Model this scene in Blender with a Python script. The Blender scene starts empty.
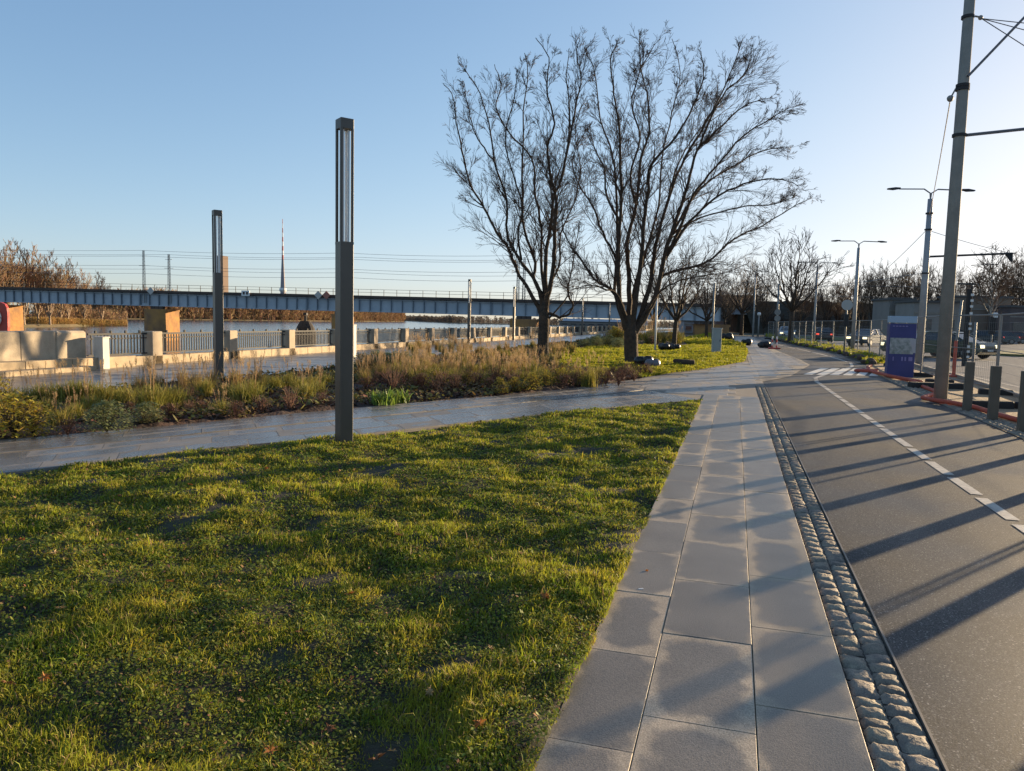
import bpy, bmesh, math, random
import numpy as np
from mathutils import Vector, Matrix
S = bpy.context.scene
COL = S.collection
R = math.radians
rng = random.Random(7)
nr = np.random.RandomState(7)

# ------------------------------------------------------------------ camera
FPX, CX, CY = 750.0, 512.0, 385.5
ROLL, HOR, YAW = .022, 319.5, R(16.47)
PITCH = math.atan((CY-HOR)/FPX)
EYE = 1.6
def ray(px, py):
    """direction of a photo pixel in the world: x right of the road, y along it, z up"""
    x, y = px-CX, py-CY
    c, s = math.cos(-ROLL), math.sin(-ROLL)
    x, y = c*x-s*y, s*x+c*y
    dx = x
    dy = FPX*math.cos(PITCH)-y*math.sin(PITCH)
    dz = -FPX*math.sin(PITCH)-y*math.cos(PITCH)
    c, s = math.cos(YAW), math.sin(YAW)
    return Vector((c*dx-s*dy, s*dx+c*dy, dz))
def G(px, py, z=0.0):
    d = ray(px, py); t = (z-EYE)/d.z
    return Vector((d.x*t, d.y*t, z))
FWD = Vector((-math.sin(YAW), math.cos(YAW), 0)); RGT = Vector((math.cos(YAW), math.sin(YAW), 0))
def AD(px, py, depth):
    """point seen at a pixel, depth metres ahead of the viewer"""
    d = ray(px, py); t = depth/(d.x*FWD.x+d.y*FWD.y)
    return Vector((0, 0, EYE))+d*t
cd = bpy.data.cameras.new('camera'); cam = bpy.data.objects.new('camera', cd); COL.objects.link(cam)
cd.sensor_width = 36; cd.lens = FPX/1024*36; cd.clip_start = .05; cd.clip_end = 9000
X = (ray(CX+1, CY)-ray(CX, CY)).normalized(); Y = (ray(CX, CY)-ray(CX, CY+1)).normalized(); Z = -ray(CX, CY).normalized()
M = Matrix((X, Y, Z)).transposed().to_4x4(); M.translation = (0, 0, EYE); cam.matrix_world = M
S.camera = cam

# ------------------------------------------------------------------ light
SUN_AZ, SUN_EL = R(35.6), R(7.2)        # azimuth from +Y towards +X
w = bpy.data.worlds.new('World'); S.world = w; w.use_nodes = True
nt = w.node_tree; bg = nt.nodes['Background']
sky = nt.nodes.new('ShaderNodeTexSky'); sky.sky_type = 'NISHITA'; sky.sun_disc = False
sky.sun_elevation = SUN_EL; sky.sun_rotation = SUN_AZ; sky.air_density = .75; sky.dust_density = .6; sky.ozone_density = 2.8
g1 = nt.nodes.new('ShaderNodeVectorMath'); g1.operation = 'MULTIPLY'; g1.inputs[1].default_value = (2.06, 1.90, 1.98); nt.links.new(sky.outputs[0], g1.inputs[0])
g2 = nt.nodes.new('ShaderNodeVectorMath'); g2.operation = 'MULTIPLY_ADD'; nt.links.new(g1.outputs[0], g2.inputs[0]); g2.inputs[1].default_value = (.17, .17, .17); g2.inputs[2].default_value = (1, 1, 1)
g3 = nt.nodes.new('ShaderNodeVectorMath'); g3.operation = 'DIVIDE'; nt.links.new(g1.outputs[0], g3.inputs[0]); nt.links.new(g2.outputs[0], g3.inputs[1])   # bright haze near the sun rolls off softly
nt.links.new(g3.outputs[0], bg.inputs[0]); bg.inputs[1].default_value = .10
sl = bpy.data.lights.new('sun', 'SUN'); sl.energy = 5.0; sl.angle = R(.5); sl.color = (1, .75, .45)
so = bpy.data.objects.new('sun', sl); COL.objects.link(so)
sd = Vector((math.sin(SUN_AZ)*math.cos(SUN_EL), math.cos(SUN_AZ)*math.cos(SUN_EL), math.sin(SUN_EL)))
so.rotation_euler = sd.to_track_quat('Z', 'Y').to_euler()
S.view_settings.view_transform = 'Standard'; S.view_settings.look = 'None'
S.view_settings.exposure = 1.4; S.view_settings.gamma = 1

# ------------------------------------------------------------------ materials
def mat(name, col, rough=.7, metal=0, spec=.5, var=.0, vscale=5, bump=0, bscale=40, trans=0, col2=None, island=0, coord='Object', emit=None, spk=None):
    m = bpy.data.materials.new(name); m.use_nodes = True
    t = m.node_tree; n = t.nodes; L = t.links; p = n['Principled BSDF']
    p.inputs['Base Color'].default_value = (*col, 1); p.inputs['Roughness'].default_value = rough
    p.inputs['Metallic'].default_value = metal; p.inputs['Specular IOR Level'].default_value = spec
    cur = None
    tc = n.new('ShaderNodeTexCoord')
    if col2 is not None or var:
        c2 = col2 or tuple(c*(1-var) for c in col)
        no = n.new('ShaderNodeTexNoise'); no.inputs['Scale'].default_value = vscale; no.inputs['Detail'].default_value = 6
        no.inputs['Roughness'].default_value = .65
        L.new(tc.outputs[coord], no.inputs['Vector'])
        mr = n.new('ShaderNodeMapRange'); mr.inputs[1].default_value = .36; mr.inputs[2].default_value = .64
        L.new(no.outputs[0], mr.inputs[0])
        mx = n.new('ShaderNodeMix'); mx.data_type = 'RGBA'
        mx.inputs[6].default_value = (*col, 1); mx.inputs[7].default_value = (*c2, 1)
        L.new(mr.outputs[0], mx.inputs[0]); cur = mx.outputs[2]
    if island:
        g = n.new('ShaderNodeNewGeometry'); hs = n.new('ShaderNodeHueSaturation')
        a = n.new('ShaderNodeMath'); a.operation = 'MULTIPLY_ADD'; a.inputs[1].default_value = island*1.6; a.inputs[2].default_value = 1-island*.8
        L.new(g.outputs['Random Per Island'], a.inputs[0]); L.new(a.outputs[0], hs.inputs['Value'])
        b = n.new('ShaderNodeMath'); b.operation = 'MULTIPLY_ADD'; b.inputs[1].default_value = -.06*island*2; b.inputs[2].default_value = .5+.03*island*2
        wn = n.new('ShaderNodeTexWhiteNoise'); wn.noise_dimensions = '1D'; L.new(g.outputs['Random Per Island'], wn.inputs['W'])
        L.new(wn.outputs[0], b.inputs[0]); L.new(b.outputs[0], hs.inputs['Hue'])
        if cur: L.new(cur, hs.inputs['Color'])
        else: hs.inputs['Color'].default_value = (*col, 1)
        cur = hs.outputs[0]
    if spk:   # fine speckle of aggregate / minerals
        no2 = n.new('ShaderNodeTexNoise'); no2.inputs['Scale'].default_value = spk[0]; no2.inputs['Detail'].default_value = 2
        L.new(tc.outputs[coord], no2.inputs['Vector'])
        m2 = n.new('ShaderNodeMapRange'); m2.inputs[1].default_value = .3; m2.inputs[2].default_value = .7; m2.inputs[3].default_value = 1-spk[1]; m2.inputs[4].default_value = 1+spk[1]
        L.new(no2.outputs[0], m2.inputs[0])
        vm = n.new('ShaderNodeVectorMath'); vm.operation = 'SCALE'
        if cur: L.new(cur, vm.inputs[0])
        else: vm.inputs[0].default_value = col
        L.new(m2.outputs[0], vm.inputs['Scale']); cur = vm.outputs[0]
    if cur: L.new(cur, p.inputs['Base Color'])
    if bump:
        nb = n.new('ShaderNodeTexNoise'); nb.inputs['Scale'].default_value = bscale; nb.inputs['Detail'].default_value = 5
        L.new(tc.outputs[coord], nb.inputs['Vector'])
        bp = n.new('ShaderNodeBump'); bp.inputs['Strength'].default_value = 1; bp.inputs['Distance'].default_value = bump
        L.new(nb.outputs[0], bp.inputs['Height']); L.new(bp.outputs[0], p.inputs['Normal'])
    if trans:
        tr = n.new('ShaderNodeBsdfTranslucent'); ms = n.new('ShaderNodeMixShader'); ms.inputs[0].default_value = trans
        if cur: L.new(cur, tr.inputs['Color'])
        else: tr.inputs['Color'].default_value = (*col, 1)
        L.new(p.outputs[0], ms.inputs[1]); L.new(tr.outputs[0], ms.inputs[2]); L.new(ms.outputs[0], n['Material Output'].inputs[0])
    if emit:
        p.inputs['Emission Color'].default_value = (*emit[0], 1); p.inputs['Emission Strength'].default_value = emit[1]
    m['p'] = 1
    return m

# ------------------------------------------------------------------ mesh helpers
class MB:
    def __init__(s): s.v = []; s.f = []; s.mi = []; s.m = 0
    def add(s, vs, fs):
        o = len(s.v); s.v.extend([tuple(v) for v in vs]); s.f.extend([tuple(i+o for i in f) for f in fs]); s.mi.extend([s.m]*len(fs)); return s
    def box(s, c, d, rz=0, ch=0, taper=1.0):
        """box centred at c with size d; ch chamfers its upright and top edges"""
        cx, cy, cz = c; hx, hy, hz = d[0]/2, d[1]/2, d[2]/2
        ca, sa = math.cos(rz), math.sin(rz)
        def ring(hx, hy, z, ch):
            if ch: pts = [(hx-ch, -hy), (hx, -hy+ch), (hx, hy-ch), (hx-ch, hy), (-hx+ch, hy), (-hx, hy-ch), (-hx, -hy+ch), (-hx+ch, -hy)]
            else: pts = [(hx, -hy), (hx, hy), (-hx, hy), (-hx, -hy)]
            return [(cx+ca*x-sa*y, cy+sa*x+ca*y, z) for x, y in pts]
        if ch:
            rs = [ring(hx, hy, cz-hz, ch), ring(hx*taper, hy*taper, cz+hz-ch, ch), ring(hx*taper-ch, hy*taper-ch, cz+hz, ch*.4)]
        else: rs = [ring(hx, hy, cz-hz, 0), ring(hx*taper, hy*taper, cz+hz, 0)]
        return s.loft(rs)
    def loft(s, rings, cap=True):
        k = len(rings[0]); vs = [p for r in rings for p in r]; fs = []
        for i in range(len(rings)-1):
            for j in range(k):
                fs.append((i*k+j, i*k+(j+1) % k, (i+1)*k+(j+1) % k, (i+1)*k+j))
        if cap: fs.append(tuple(range(k))[::-1]); fs.append(tuple((len(rings)-1)*k+j for j in range(k)))
        return s.add(vs, fs)
    def tube(s, pts, rad, k=6, cap=True):
        n = len(pts); P = [Vector(p) for p in pts]
        if not isinstance(rad, (list, tuple)): rad = [rad]*n
        rings = []; pu = None
        for i in range(n):
            d = (P[min(i+1, n-1)]-P[max(i-1, 0)])
            if d.length < 1e-9: d = Vector((0, 0, 1))
            d.normalize()
            if pu is None:
                a = Vector((1, 0, 0)) if abs(d.x) < .8 else Vector((0, 1, 0)); u = d.cross(a).normalized()
            else:
                u = pu-d*pu.dot(d)
                u = u.normalized() if u.length > 1e-6 else d.orthogonal().normalized()
            pu = u; v = d.cross(u); r = rad[i]
            rings.append([P[i]+u*(r*math.cos(2*math.pi*j/k))+v*(r*math.sin(2*math.pi*j/k)) for j in range(k)])
        return s.loft(rings, cap)
    def bar(s, a, b, wd, ht):
        """rectangular bar between two points, width wd (horizontal), height ht"""
        a, b = Vector(a), Vector(b); d = (b-a).normalized()
        sd_ = d.cross(Vector((0, 0, 1)))
        if sd_.length < 1e-4: sd_ = Vector((1, 0, 0))
        sd_.normalize(); up = sd_.cross(d)
        r = lambda p: [p-sd_*wd/2-up*ht/2, p+sd_*wd/2-up*ht/2, p+sd_*wd/2+up*ht/2, p-sd_*wd/2+up*ht/2]
        return s.loft([r(a), r(b)])
    def sphere(s, c, r, n=8, m=6, sq=(1, 1, 1)):
        rings = []
        for i in range(1, m):
            t = math.pi*i/m
            rings.append([(c[0]+sq[0]*r*math.sin(t)*math.cos(2*math.pi*j/n), c[1]+sq[1]*r*math.sin(t)*math.sin(2*math.pi*j/n), c[2]-sq[2]*r*math.cos(t)) for j in range(n)])
        return s.loft(rings)
    def build(s, name, m, parent=None, smooth=False):
        me = bpy.data.meshes.new(name); me.from_pydata(s.v, [], s.f)
        ms = m if isinstance(m, (list, tuple)) else [m]
        for q in ms: me.materials.append(q)
        if len(ms) > 1: me.polygons.foreach_set('material_index', s.mi)
        if smooth: me.polygons.foreach_set('use_smooth', [True]*len(me.polygons))
        me.update()
        o = bpy.data.objects.new(name, me); COL.objects.link(o)
        if parent: o.parent = parent
        return o
def tag(o, label=None, cat=None, group=None, kind=None):
    if label: o['label'] = label
    if cat: o['category'] = cat
    if group: o['group'] = group
    if kind: o['kind'] = kind
    return o
def thing(name, label, cat, loc=(0, 0, 0), rz=0, group=None):
    o = bpy.data.objects.new(name, None); COL.objects.link(o); o.empty_display_size = .2
    o.location = loc; o.rotation_euler = (0, 0, rz); return tag(o, label, cat, group)
KIDS = {}
def kids(o): return [c for c in COL.objects if c.parent is o]
def dup(o, loc, rz=0, sc=None, label=None, group=None, cat=None, kidlist=None):
    r = o.copy(); COL.objects.link(r); r.location = loc; r.rotation_euler = (0, 0, rz)
    if sc: r.scale = sc if isinstance(sc, (tuple, list)) else (sc, sc, sc)
    tag(r, label, cat, group)
    if o.name not in KIDS: KIDS[o.name] = [(c, kids(c)) for c in kids(o)]
    for c, gs in KIDS[o.name]:
        d = c.copy(); COL.objects.link(d); d.parent = r
        for g in gs: e = g.copy(); COL.objects.link(e); e.parent = d
    return r
def npmesh(name, verts, faces_flat, loop_start, m, parent=None, uv=None, mi=None):
    me = bpy.data.meshes.new(name); nv = len(verts); nl = len(faces_flat); nf = len(loop_start)
    me.vertices.add(nv); me.vertices.foreach_set('co', np.asarray(verts, np.float32).ravel())
    me.loops.add(nl); me.loops.foreach_set('vertex_index', np.asarray(faces_flat, np.int32))
    me.polygons.add(nf); me.polygons.foreach_set('loop_start', np.asarray(loop_start, np.int32))
    for q in (m if isinstance(m, (list, tuple)) else [m]): me.materials.append(q)
    if mi is not None: me.polygons.foreach_set('material_index', np.asarray(mi, np.int32))
    me.update(calc_edges=True); me.validate()
    o = bpy.data.objects.new(name, me); COL.objects.link(o)
    if parent: o.parent = parent
    return o
def inpoly(x, y, poly):
    x = np.asarray(x); y = np.asarray(y); c = np.zeros(x.shape, bool); n = len(poly)
    for i in range(n):
        x0, y0 = poly[i]; x1, y1 = poly[(i+1) % n]
        if y0 == y1: continue
        cond = ((y0 > y) != (y1 > y)) & (x < (x1-x0)*(y-y0)/(y1-y0)+x0); c ^= cond
    return c
def sheet(name, pts, z, m, kind='structure', thick=0):
    bm = bmesh.new(); vs = [bm.verts.new((p[0], p[1], z)) for p in pts]
    f = bm.faces.new(vs)
    if f.normal.z == 0: bm.normal_update()
    bm.normal_update()
    if f.normal.z < 0: f.normal_flip()
    if thick:
        r = bmesh.ops.extrude_face_region(bm, geom=[f]); vv = [g for g in r['geom'] if isinstance(g, bmesh.types.BMVert)]
        for v in vs: v.co.z -= thick
    bmesh.ops.triangulate(bm, faces=bm.faces[:]); bmesh.ops.recalc_face_normals(bm, faces=bm.faces[:])
    if not thick:
        for q in bm.faces:
            if q.normal.z < 0: q.normal_flip()
    me = bpy.data.meshes.new(name); bm.to_mesh(me); bm.free(); me.materials.append(m)
    o = bpy.data.objects.new(name, me); COL.objects.link(o); tag(o, kind=kind); return o
def vnoise(x, y, s, seed=0):
    """smooth value noise for heights"""
    r = np.random.RandomState(seed); T = r.rand(64, 64)
    x = np.asarray(x)*s+100.3; y = np.asarray(y)*s+100.7
    xi = np.floor(x).astype(int); yi = np.floor(y).astype(int); fx = x-xi; fy = y-yi
    fx = fx*fx*(3-2*fx); fy = fy*fy*(3-2*fy)
    g = lambda a, b: T[a % 64, b % 64]
    return (g(xi, yi)*(1-fx)+g(xi+1, yi)*fx)*(1-fy)+(g(xi, yi+1)*(1-fx)+g(xi+1, yi+1)*fx)*fy

# ------------------------------------------------------------------ palette
m_stone = mat('pale_stone', (.44, .36, .26), .8, var=.3, vscale=3, bump=.004, bscale=30, spk=(60, .15))
m_stone2 = mat('tan_stone', (.43, .33, .21), .8, var=.3, vscale=4, bump=.004, bscale=30)
m_conc = mat('concrete', (.30, .27, .23), .85, var=.2, vscale=4, bump=.003, bscale=60, spk=(120, .15))
m_dark = mat('lamp_metal', (.10, .09, .08), .42, metal=.5, var=.12, vscale=3)
m_rail = mat('rail_metal', (.035, .035, .036), .65, spec=.25)
m_galv = mat('galvanised_steel', (.24, .235, .22), .6, metal=.2, var=.2, vscale=6)
m_soil = mat('bed_soil', (.085, .042, .030), .95, col2=(.028, .018, .014), vscale=9, bump=.03, bscale=14)
m_lawnsoil = mat('lawn_soil', (.040, .042, .016), .95, col2=(.035, .024, .014), vscale=6, bump=.01, bscale=60)
m_ground = mat('rough_ground', (.07, .065, .03), .95, col2=(.10, .08, .05), vscale=.4, bump=.02, bscale=4)
m_dirt = mat('sandy_dirt', (.38, .25, .14), .95, col2=(.24, .16, .09), vscale=1.6, bump=.02, bscale=12, spk=(90, .2))
m_street = mat('street_asphalt', (.085, .082, .082), .62, var=.2, vscale=.5, bump=.004, bscale=60, spk=(30, .15))
m_water = mat('river_water', (.03, .06, .095), .12, spec=.5)
m_bark = mat('bark', (.080, .052, .032), .95, col2=(.034, .025, .018), vscale=7, bump=.05, bscale=16)
m_twig = mat('twigs', (.115, .075, .05), .9, col2=(.07, .045, .032), vscale=2)
m_twig2 = mat('brown_twigs', (.20, .13, .08), .9, col2=(.10, .062, .036), vscale=.3)
m_black = mat('black_plastic', (.012, .012, .014), .42, var=.3, vscale=8, bump=.01, bscale=25)
m_rubber = mat('dark_rubber', (.03, .028, .027), .85, var=.3, vscale=10, bump=.004, bscale=50)
m_white = mat('white_paint', (.78, .76, .72), .6, var=.15, vscale=8)
m_red = mat('red_board', (.48, .05, .035), .4, var=.1, vscale=4)

def asphalt_mat():
    m = mat('cycle_lane_asphalt', (.022, .021, .020), .6, spec=.26, col2=(.015, .0145, .015), vscale=.7, bump=.0012, bscale=160, spk=(130, 1.0))
    t = m.node_tree; n = t.nodes; L = t.links; p = n['Principled BSDF']; tc = n['Texture Coordinate']
    no = n.new('ShaderNodeTexNoise'); no.inputs['Scale'].default_value = .5; no.inputs['Detail'].default_value = 4; L.new(tc.outputs['Object'], no.inputs['Vector'])
    mr = n.new('ShaderNodeMapRange'); mr.inputs[1].default_value = .35; mr.inputs[2].default_value = .65; mr.inputs[3].default_value = .52; mr.inputs[4].default_value = .78
    L.new(no.outputs[0], mr.inputs[0]); L.new(mr.outputs[0], p.inputs['Roughness'])
    # exposed aggregate: single pale and dark stones
    src = p.inputs['Base Color'].links[0].from_socket
    for sc, lo, hi, c in ((210, .86, .90, (.15, .14, .13)), (300, .72, .80, (.085, .08, .078)), (150, .965, .98, (.30, .28, .25))):
        vo = n.new('ShaderNodeTexVoronoi'); vo.inputs['Scale'].default_value = sc; L.new(tc.outputs['Object'], vo.inputs['Vector'])
        sx = n.new('ShaderNodeSeparateXYZ'); L.new(vo.outputs['Color'], sx.inputs[0])
        a = n.new('ShaderNodeMapRange'); a.inputs[1].default_value = lo; a.inputs[2].default_value = hi; L.new(sx.outputs[0], a.inputs[0])
        mx = n.new('ShaderNodeMix'); mx.data_type = 'RGBA'; L.new(a.outputs[0], mx.inputs[0]); L.new(src, mx.inputs[6]); mx.inputs[7].default_value = (*c, 1); src = mx.outputs[2]
    L.new(src, p.inputs['Base Color']); return m
m_asph = asphalt_mat()

def slab_mat(name, dry, wet, edge=.11, wetr=.34, uvname=True, lo=.35):
    """granite slab, uv in metres per slab: middle stays damp, the rim has dried"""
    m = bpy.data.materials.new(name); m.use_nodes = True; t = m.node_tree; n = t.nodes; L = t.links; p = n['Principled BSDF']
    uv = n.new('ShaderNodeUVMap'); uv.uv_map = 'slab'           # signed distances from slab rim are stored there
    at = n.new('ShaderNodeAttribute'); at.attribute_name = 'size'
    sep = n.new('ShaderNodeSeparateXYZ'); L.new(uv.outputs[0], sep.inputs[0])
    ss = n.new('ShaderNodeSeparateXYZ'); L.new(at.outputs['Vector'], ss.inputs[0])
    def M_(op, a, b=None, c=None):
        q = n.new('ShaderNodeMath'); q.operation = op
        for i, v in enumerate((a, b, c)):
            if v is None: continue
            if isinstance(v, (int, float)): q.inputs[i].default_value = v
            else: L.new(v, q.inputs[i])
        return q.outputs[0]
    tc = n.new('ShaderNodeTexCoord')
    wob = n.new('ShaderNodeTexNoise'); wob.inputs['Scale'].default_value = 7; wob.inputs['Detail'].default_value = 4; L.new(tc.outputs['Object'], wob.inputs['Vector'])
    w2 = M_('MULTIPLY_ADD', wob.outputs[0], .20, -.10)
    # rounded box distance: inside is negative
    rr = .12
    qx = M_('SUBTRACT', M_('ABSOLUTE', sep.outputs[0]), M_('SUBTRACT', M_('MULTIPLY', ss.outputs[0], .5), M_('ADD', rr, ss.outputs[2])))
    qy = M_('SUBTRACT', M_('ABSOLUTE', sep.outputs[1]), M_('SUBTRACT', M_('MULTIPLY', ss.outputs[1], .5), M_('ADD', rr, ss.outputs[2])))
    mx_, my_ = M_('MAXIMUM', qx, 0), M_('MAXIMUM', qy, 0)
    d = M_('SUBTRACT', M_('SQRT', M_('ADD', M_('MULTIPLY', mx_, mx_), M_('MULTIPLY', my_, my_))), rr)
    d = M_('ADD', d, w2)
    mr = n.new('ShaderNodeMapRange'); mr.interpolation_type = 'SMOOTHSTEP'; mr.inputs[1].default_value = -.05; mr.inputs[2].default_value = .025; mr.inputs[3].default_value = 1; mr.inputs[4].default_value = 0
    L.new(d, mr.inputs[0]); wetf = mr.outputs[0]
    mx = n.new('ShaderNodeMix'); mx.data_type = 'RGBA'; mx.inputs[6].default_value = (*dry, 1); mx.inputs[7].default_value = (*wet, 1); L.new(wetf, mx.inputs[0])
    sp = n.new('ShaderNodeTexNoise'); sp.inputs['Scale'].default_value = 170; sp.inputs['Detail'].default_value = 3; L.new(tc.outputs['Object'], sp.inputs['Vector'])
    st = n.new('ShaderNodeTexNoise'); st.inputs['Scale'].default_value = 2.3; st.inputs['Detail'].default_value = 6; L.new(tc.outputs['Object'], st.inputs['Vector'])
    k = M_('MULTIPLY', M_('MULTIPLY_ADD', sp.outputs[0], 1.7, .15), M_('MULTIPLY_ADD', st.outputs[0], .7, .65))
    at2 = n.new('ShaderNodeAttribute'); at2.attribute_name = 'tone'
    k = M_('MULTIPLY', k, at2.outputs['Fac'])
    vm = n.new('ShaderNodeVectorMath'); vm.operation = 'SCALE'; L.new(mx.outputs[2], vm.inputs[0]); L.new(k, vm.inputs['Scale']); L.new(vm.outputs[0], p.inputs['Base Color'])
    L.new(M_('MULTIPLY_ADD', wetf, wetr-.62, .62), p.inputs['Roughness'])
    bp = n.new('ShaderNodeBump'); bp.inputs['Distance'].default_value = .0012; L.new(sp.outputs[0], bp.inputs['Height']); L.new(bp.outputs[0], p.inputs['Normal'])
    return m
m_slab = slab_mat('granite_slab', (.40, .32, .23), (.20, .168, .13), wetr=.40)
m_slab2 = slab_mat('granite_path_slab', (.22, .195, .165), (.16, .15, .14), wetr=.27)
m_joint = mat('joint_sand', (.075, .06, .045), .95, var=.3, vscale=20)

def slabs(name, quads, m, z=.012, depth=.05, gap=.004, wetp=.8):
    """paving of real slabs: each quad (4 corners, ccw) is a bevelled slab; uv holds metres from its centre"""
    V = []; F = []; UV = []; SZ = []; TN = []
    for q in quads:
        q = [Vector((a[0], a[1], 0)) for a in q]; c = sum(q, Vector())/4
        lx = ((q[1]-q[0]).length+(q[2]-q[3]).length)/2; ly = ((q[3]-q[0]).length+(q[2]-q[1]).length)/2
        o = len(V); tone = rng.uniform(.86, 1.12); e = rng.uniform(-.035, .045) if rng.random() < wetp else rng.uniform(.03, .2)
        if min(lx, ly) < 2*gap+.02: continue
        dz = rng.uniform(-.0015, .0015)
        for k, (ins, zz) in enumerate(((gap/2, z-depth), (gap/2, z-.0015), (gap/2+.0018, z))):
            for i, a in enumerate(q):
                d1 = (q[(i+1) % 4]-a).normalized(); d2 = (q[(i-1) % 4]-a).normalized()
                pp = a+(d1+d2)*ins; V.append((pp.x, pp.y, zz+dz))
        for k in range(2):
            for i in range(4): F.append((o+k*4+i, o+k*4+(i+1) % 4, o+k*4+4+(i+1) % 4, o+k*4+4+i))
        F.append((o+8, o+9, o+10, o+11))
        cs = [(-lx/2, -ly/2), (lx/2, -ly/2), (lx/2, ly/2), (-lx/2, ly/2)]
        for k in range(2):
            for i in range(4): UV += [cs[i], cs[(i+1) % 4], cs[(i+1) % 4], cs[i]]
        UV += cs
        SZ += [(lx, ly, e)]*12; TN += [tone]*12
    me = bpy.data.meshes.new(name); me.from_pydata(V, [], F); me.materials.append(m)
    u = me.uv_layers.new(name='slab'); u.data.foreach_set('uv', [c for a in UV for c in a])
    a = me.attributes.new('size', 'FLOAT_VECTOR', 'POINT'); a.data.foreach_set('vector', [c for s_ in SZ for c in s_])
    a = me.attributes.new('tone', 'FLOAT', 'POINT'); a.data.foreach_set('value', TN)
    o = bpy.data.objects.new(name, me); COL.objects.link(o); return tag(o, kind='structure')

# ================================================================== SETTING
WZ = -3.4
FX = -17.2      # line of the river railing
sheet('ground', [(FX-.5, -60), (3000, -60), (3000, 4000), (FX-.5, 4000)], -.07, m_ground)
# river with a rippled surface
def water():
    m = m_water; t = m.node_tree; n = t.nodes; L = t.links; p = n['Principled BSDF']
    tc = n['Texture Coordinate']; mp = n.new('ShaderNodeMapping'); mp.inputs['Scale'].default_value = (.35, .9, 1); L.new(tc.outputs['Object'], mp.inputs[0])
    no = n.new('ShaderNodeTexNoise'); no.inputs['Scale'].default_value = .9; no.inputs['Detail'].default_value = 5; L.new(mp.outputs[0], no.inputs['Vector'])
    bp = n.new('ShaderNodeBump'); bp.inputs['Distance'].default_value = .12; L.new(no.outputs[0], bp.inputs['Height']); L.new(bp.outputs[0], p.inputs['Normal'])
    sheet('river_water', [(-5000, -300), (FX-.5, -300), (FX-.5, 5000), (-5000, 5000)], WZ, m)
water()
q = MB(); q.box((FX-.45, 970, -2.1), (.5, 2060, 4.1)); tag(q.build('quay_wall', m_conc), 'concrete quay wall dropping to the river below the railing', 'wall')

# paths of the layout (metres)
low = [(-12.0, -4.0), (-9.2, 1.2), (-6.73, 5.43), (-5.94, 7.28), (-4.79, 9.0), (-4.05, 10.46), (-2.89, 12.6), (-1.69, 14.6), (-.65, 16.17)]
up = [(-13.6, -3.0), (-10.9, 2.4), (-8.47, 6.85), (-7.6, 8.5), (-6.75, 10.6), (-5.81, 12.6), (-4.6, 14.9), (-3.7, 17.2), (-3.1, 19.2)]
def resample(pts, n):
    P = [Vector((a, b, 0)) for a, b in pts]; d = [0]
    for i in range(1, len(P)): d.append(d[-1]+(P[i]-P[i-1]).length)
    out = []
    for k in range(n):
        s_ = d[-1]*k/(n-1); i = max(j for j in range(len(d)) if d[j] <= s_+1e-9); i = min(i, len(P)-2)
        f = (s_-d[i])/(d[i+1]-d[i]); out.append(P[i].lerp(P[i+1], f))
    return out
NS = 240
A, B = resample(low, NS), resample(up, NS)
def pth(s, t):      # s 0..1 along, t 0..1 across
    k = min(max(s, 0), .99999)*(NS-1); i = int(k); f = k-i
    return A[i].lerp(A[i+1], f).lerp(B[i].lerp(B[i+1], f), t)
qs = []; LEN = 24.5
cols = [0, .17, .36, .525, .56, .72, .86, 1.0]       # the narrow one is the slot drain
for j in range(len(cols)-1):
    if j == 3: continue
    s = -rng.random()*.03
    while s < 1:
        e = s+(.92 if j % 2 else .80)/LEN
        qs.append([pth(s, cols[j]), pth(e, cols[j]), pth(e, cols[j+1]), pth(s, cols[j+1])]); s = e
qs = [[c for c in q_] for q_ in qs if (q_[1]-q_[0]).length > .1]
slabs('crossing_path', qs, m_slab2, z=.014)
sheet('path_bedding', low+up[::-1], -.012, m_joint)
q = MB(); q.m = 0
pts = [pth(i/120, .5425) for i in range(121)]
q.tube([(p.x, p.y, -.030) for p in pts], .035, 4); tag(q.build('drain_channel', m_rail), kind='structure')

# straight slab pavement beside the lane, three columns
qs = []
for (x0, x1, y0, st) in ((-.62, -.29, .22, .83), (-.29, .15, .40, .85), (.15, .55, -.2, .848)):
    y = y0-1.7
    while y < 17.2:
        qs.append([(x0, y), (x1, y), (x1, min(y+st, 17.3)), (x0, min(y+st, 17.3))]) if y < 17.1 else None; y += st
slabs('slab_pavement', qs, m_slab, z=.016)
sheet('pavement_bedding', [(-.62, -3), (.80, -3), (.80, 17.3), (-.62, 17.3)], -.008, m_joint)
# cobble gutter, two rows of rough setts
def cobbles(name, cells, m, z=.012, seg=4, h=.012):
    V = []; F = []
    for q_ in cells:
        a, b, c, d = [Vector((p[0], p[1], 0)) for p in q_]; o = len(V); n_ = seg; ph = rng.random()*50; tl = (rng.uniform(-.006, .006), rng.uniform(-.006, .006)); hz = rng.uniform(-.003, .004)
        for i in range(n_+1):
            for j in range(n_+1):
                u_, v_ = i/n_, j/n_; p = a.lerp(b, u_).lerp(d.lerp(c, u_), v_)
                ed = min(u_, 1-u_, v_, 1-v_)
                if ed == 0:
                    cc = (a+b+c+d)/4; p = p.lerp(cc, .012); zz = z-.020+rng.uniform(-.002, .004)
                else:
                    zz = z+hz+tl[0]*(u_-.5)*2+tl[1]*(v_-.5)*2+rng.uniform(-h, h)*.42-(.003 if ed < .26 else 0)
                p = p+Vector((rng.uniform(-.004, .004), rng.uniform(-.004, .004), 0))
                V.append((p.x, p.y, zz))
        for i in range(n_):
            for j in range(n_):
                k = o+i*(n_+1)+j; F.append((k, k+n_+1, k+n_+2, k+1))
    q = MB(); q.v = V; q.f = F; q.mi = [0]*len(F); o = q.build(name, m, smooth=(seg > 4)); return tag(o, kind='structure')
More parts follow.
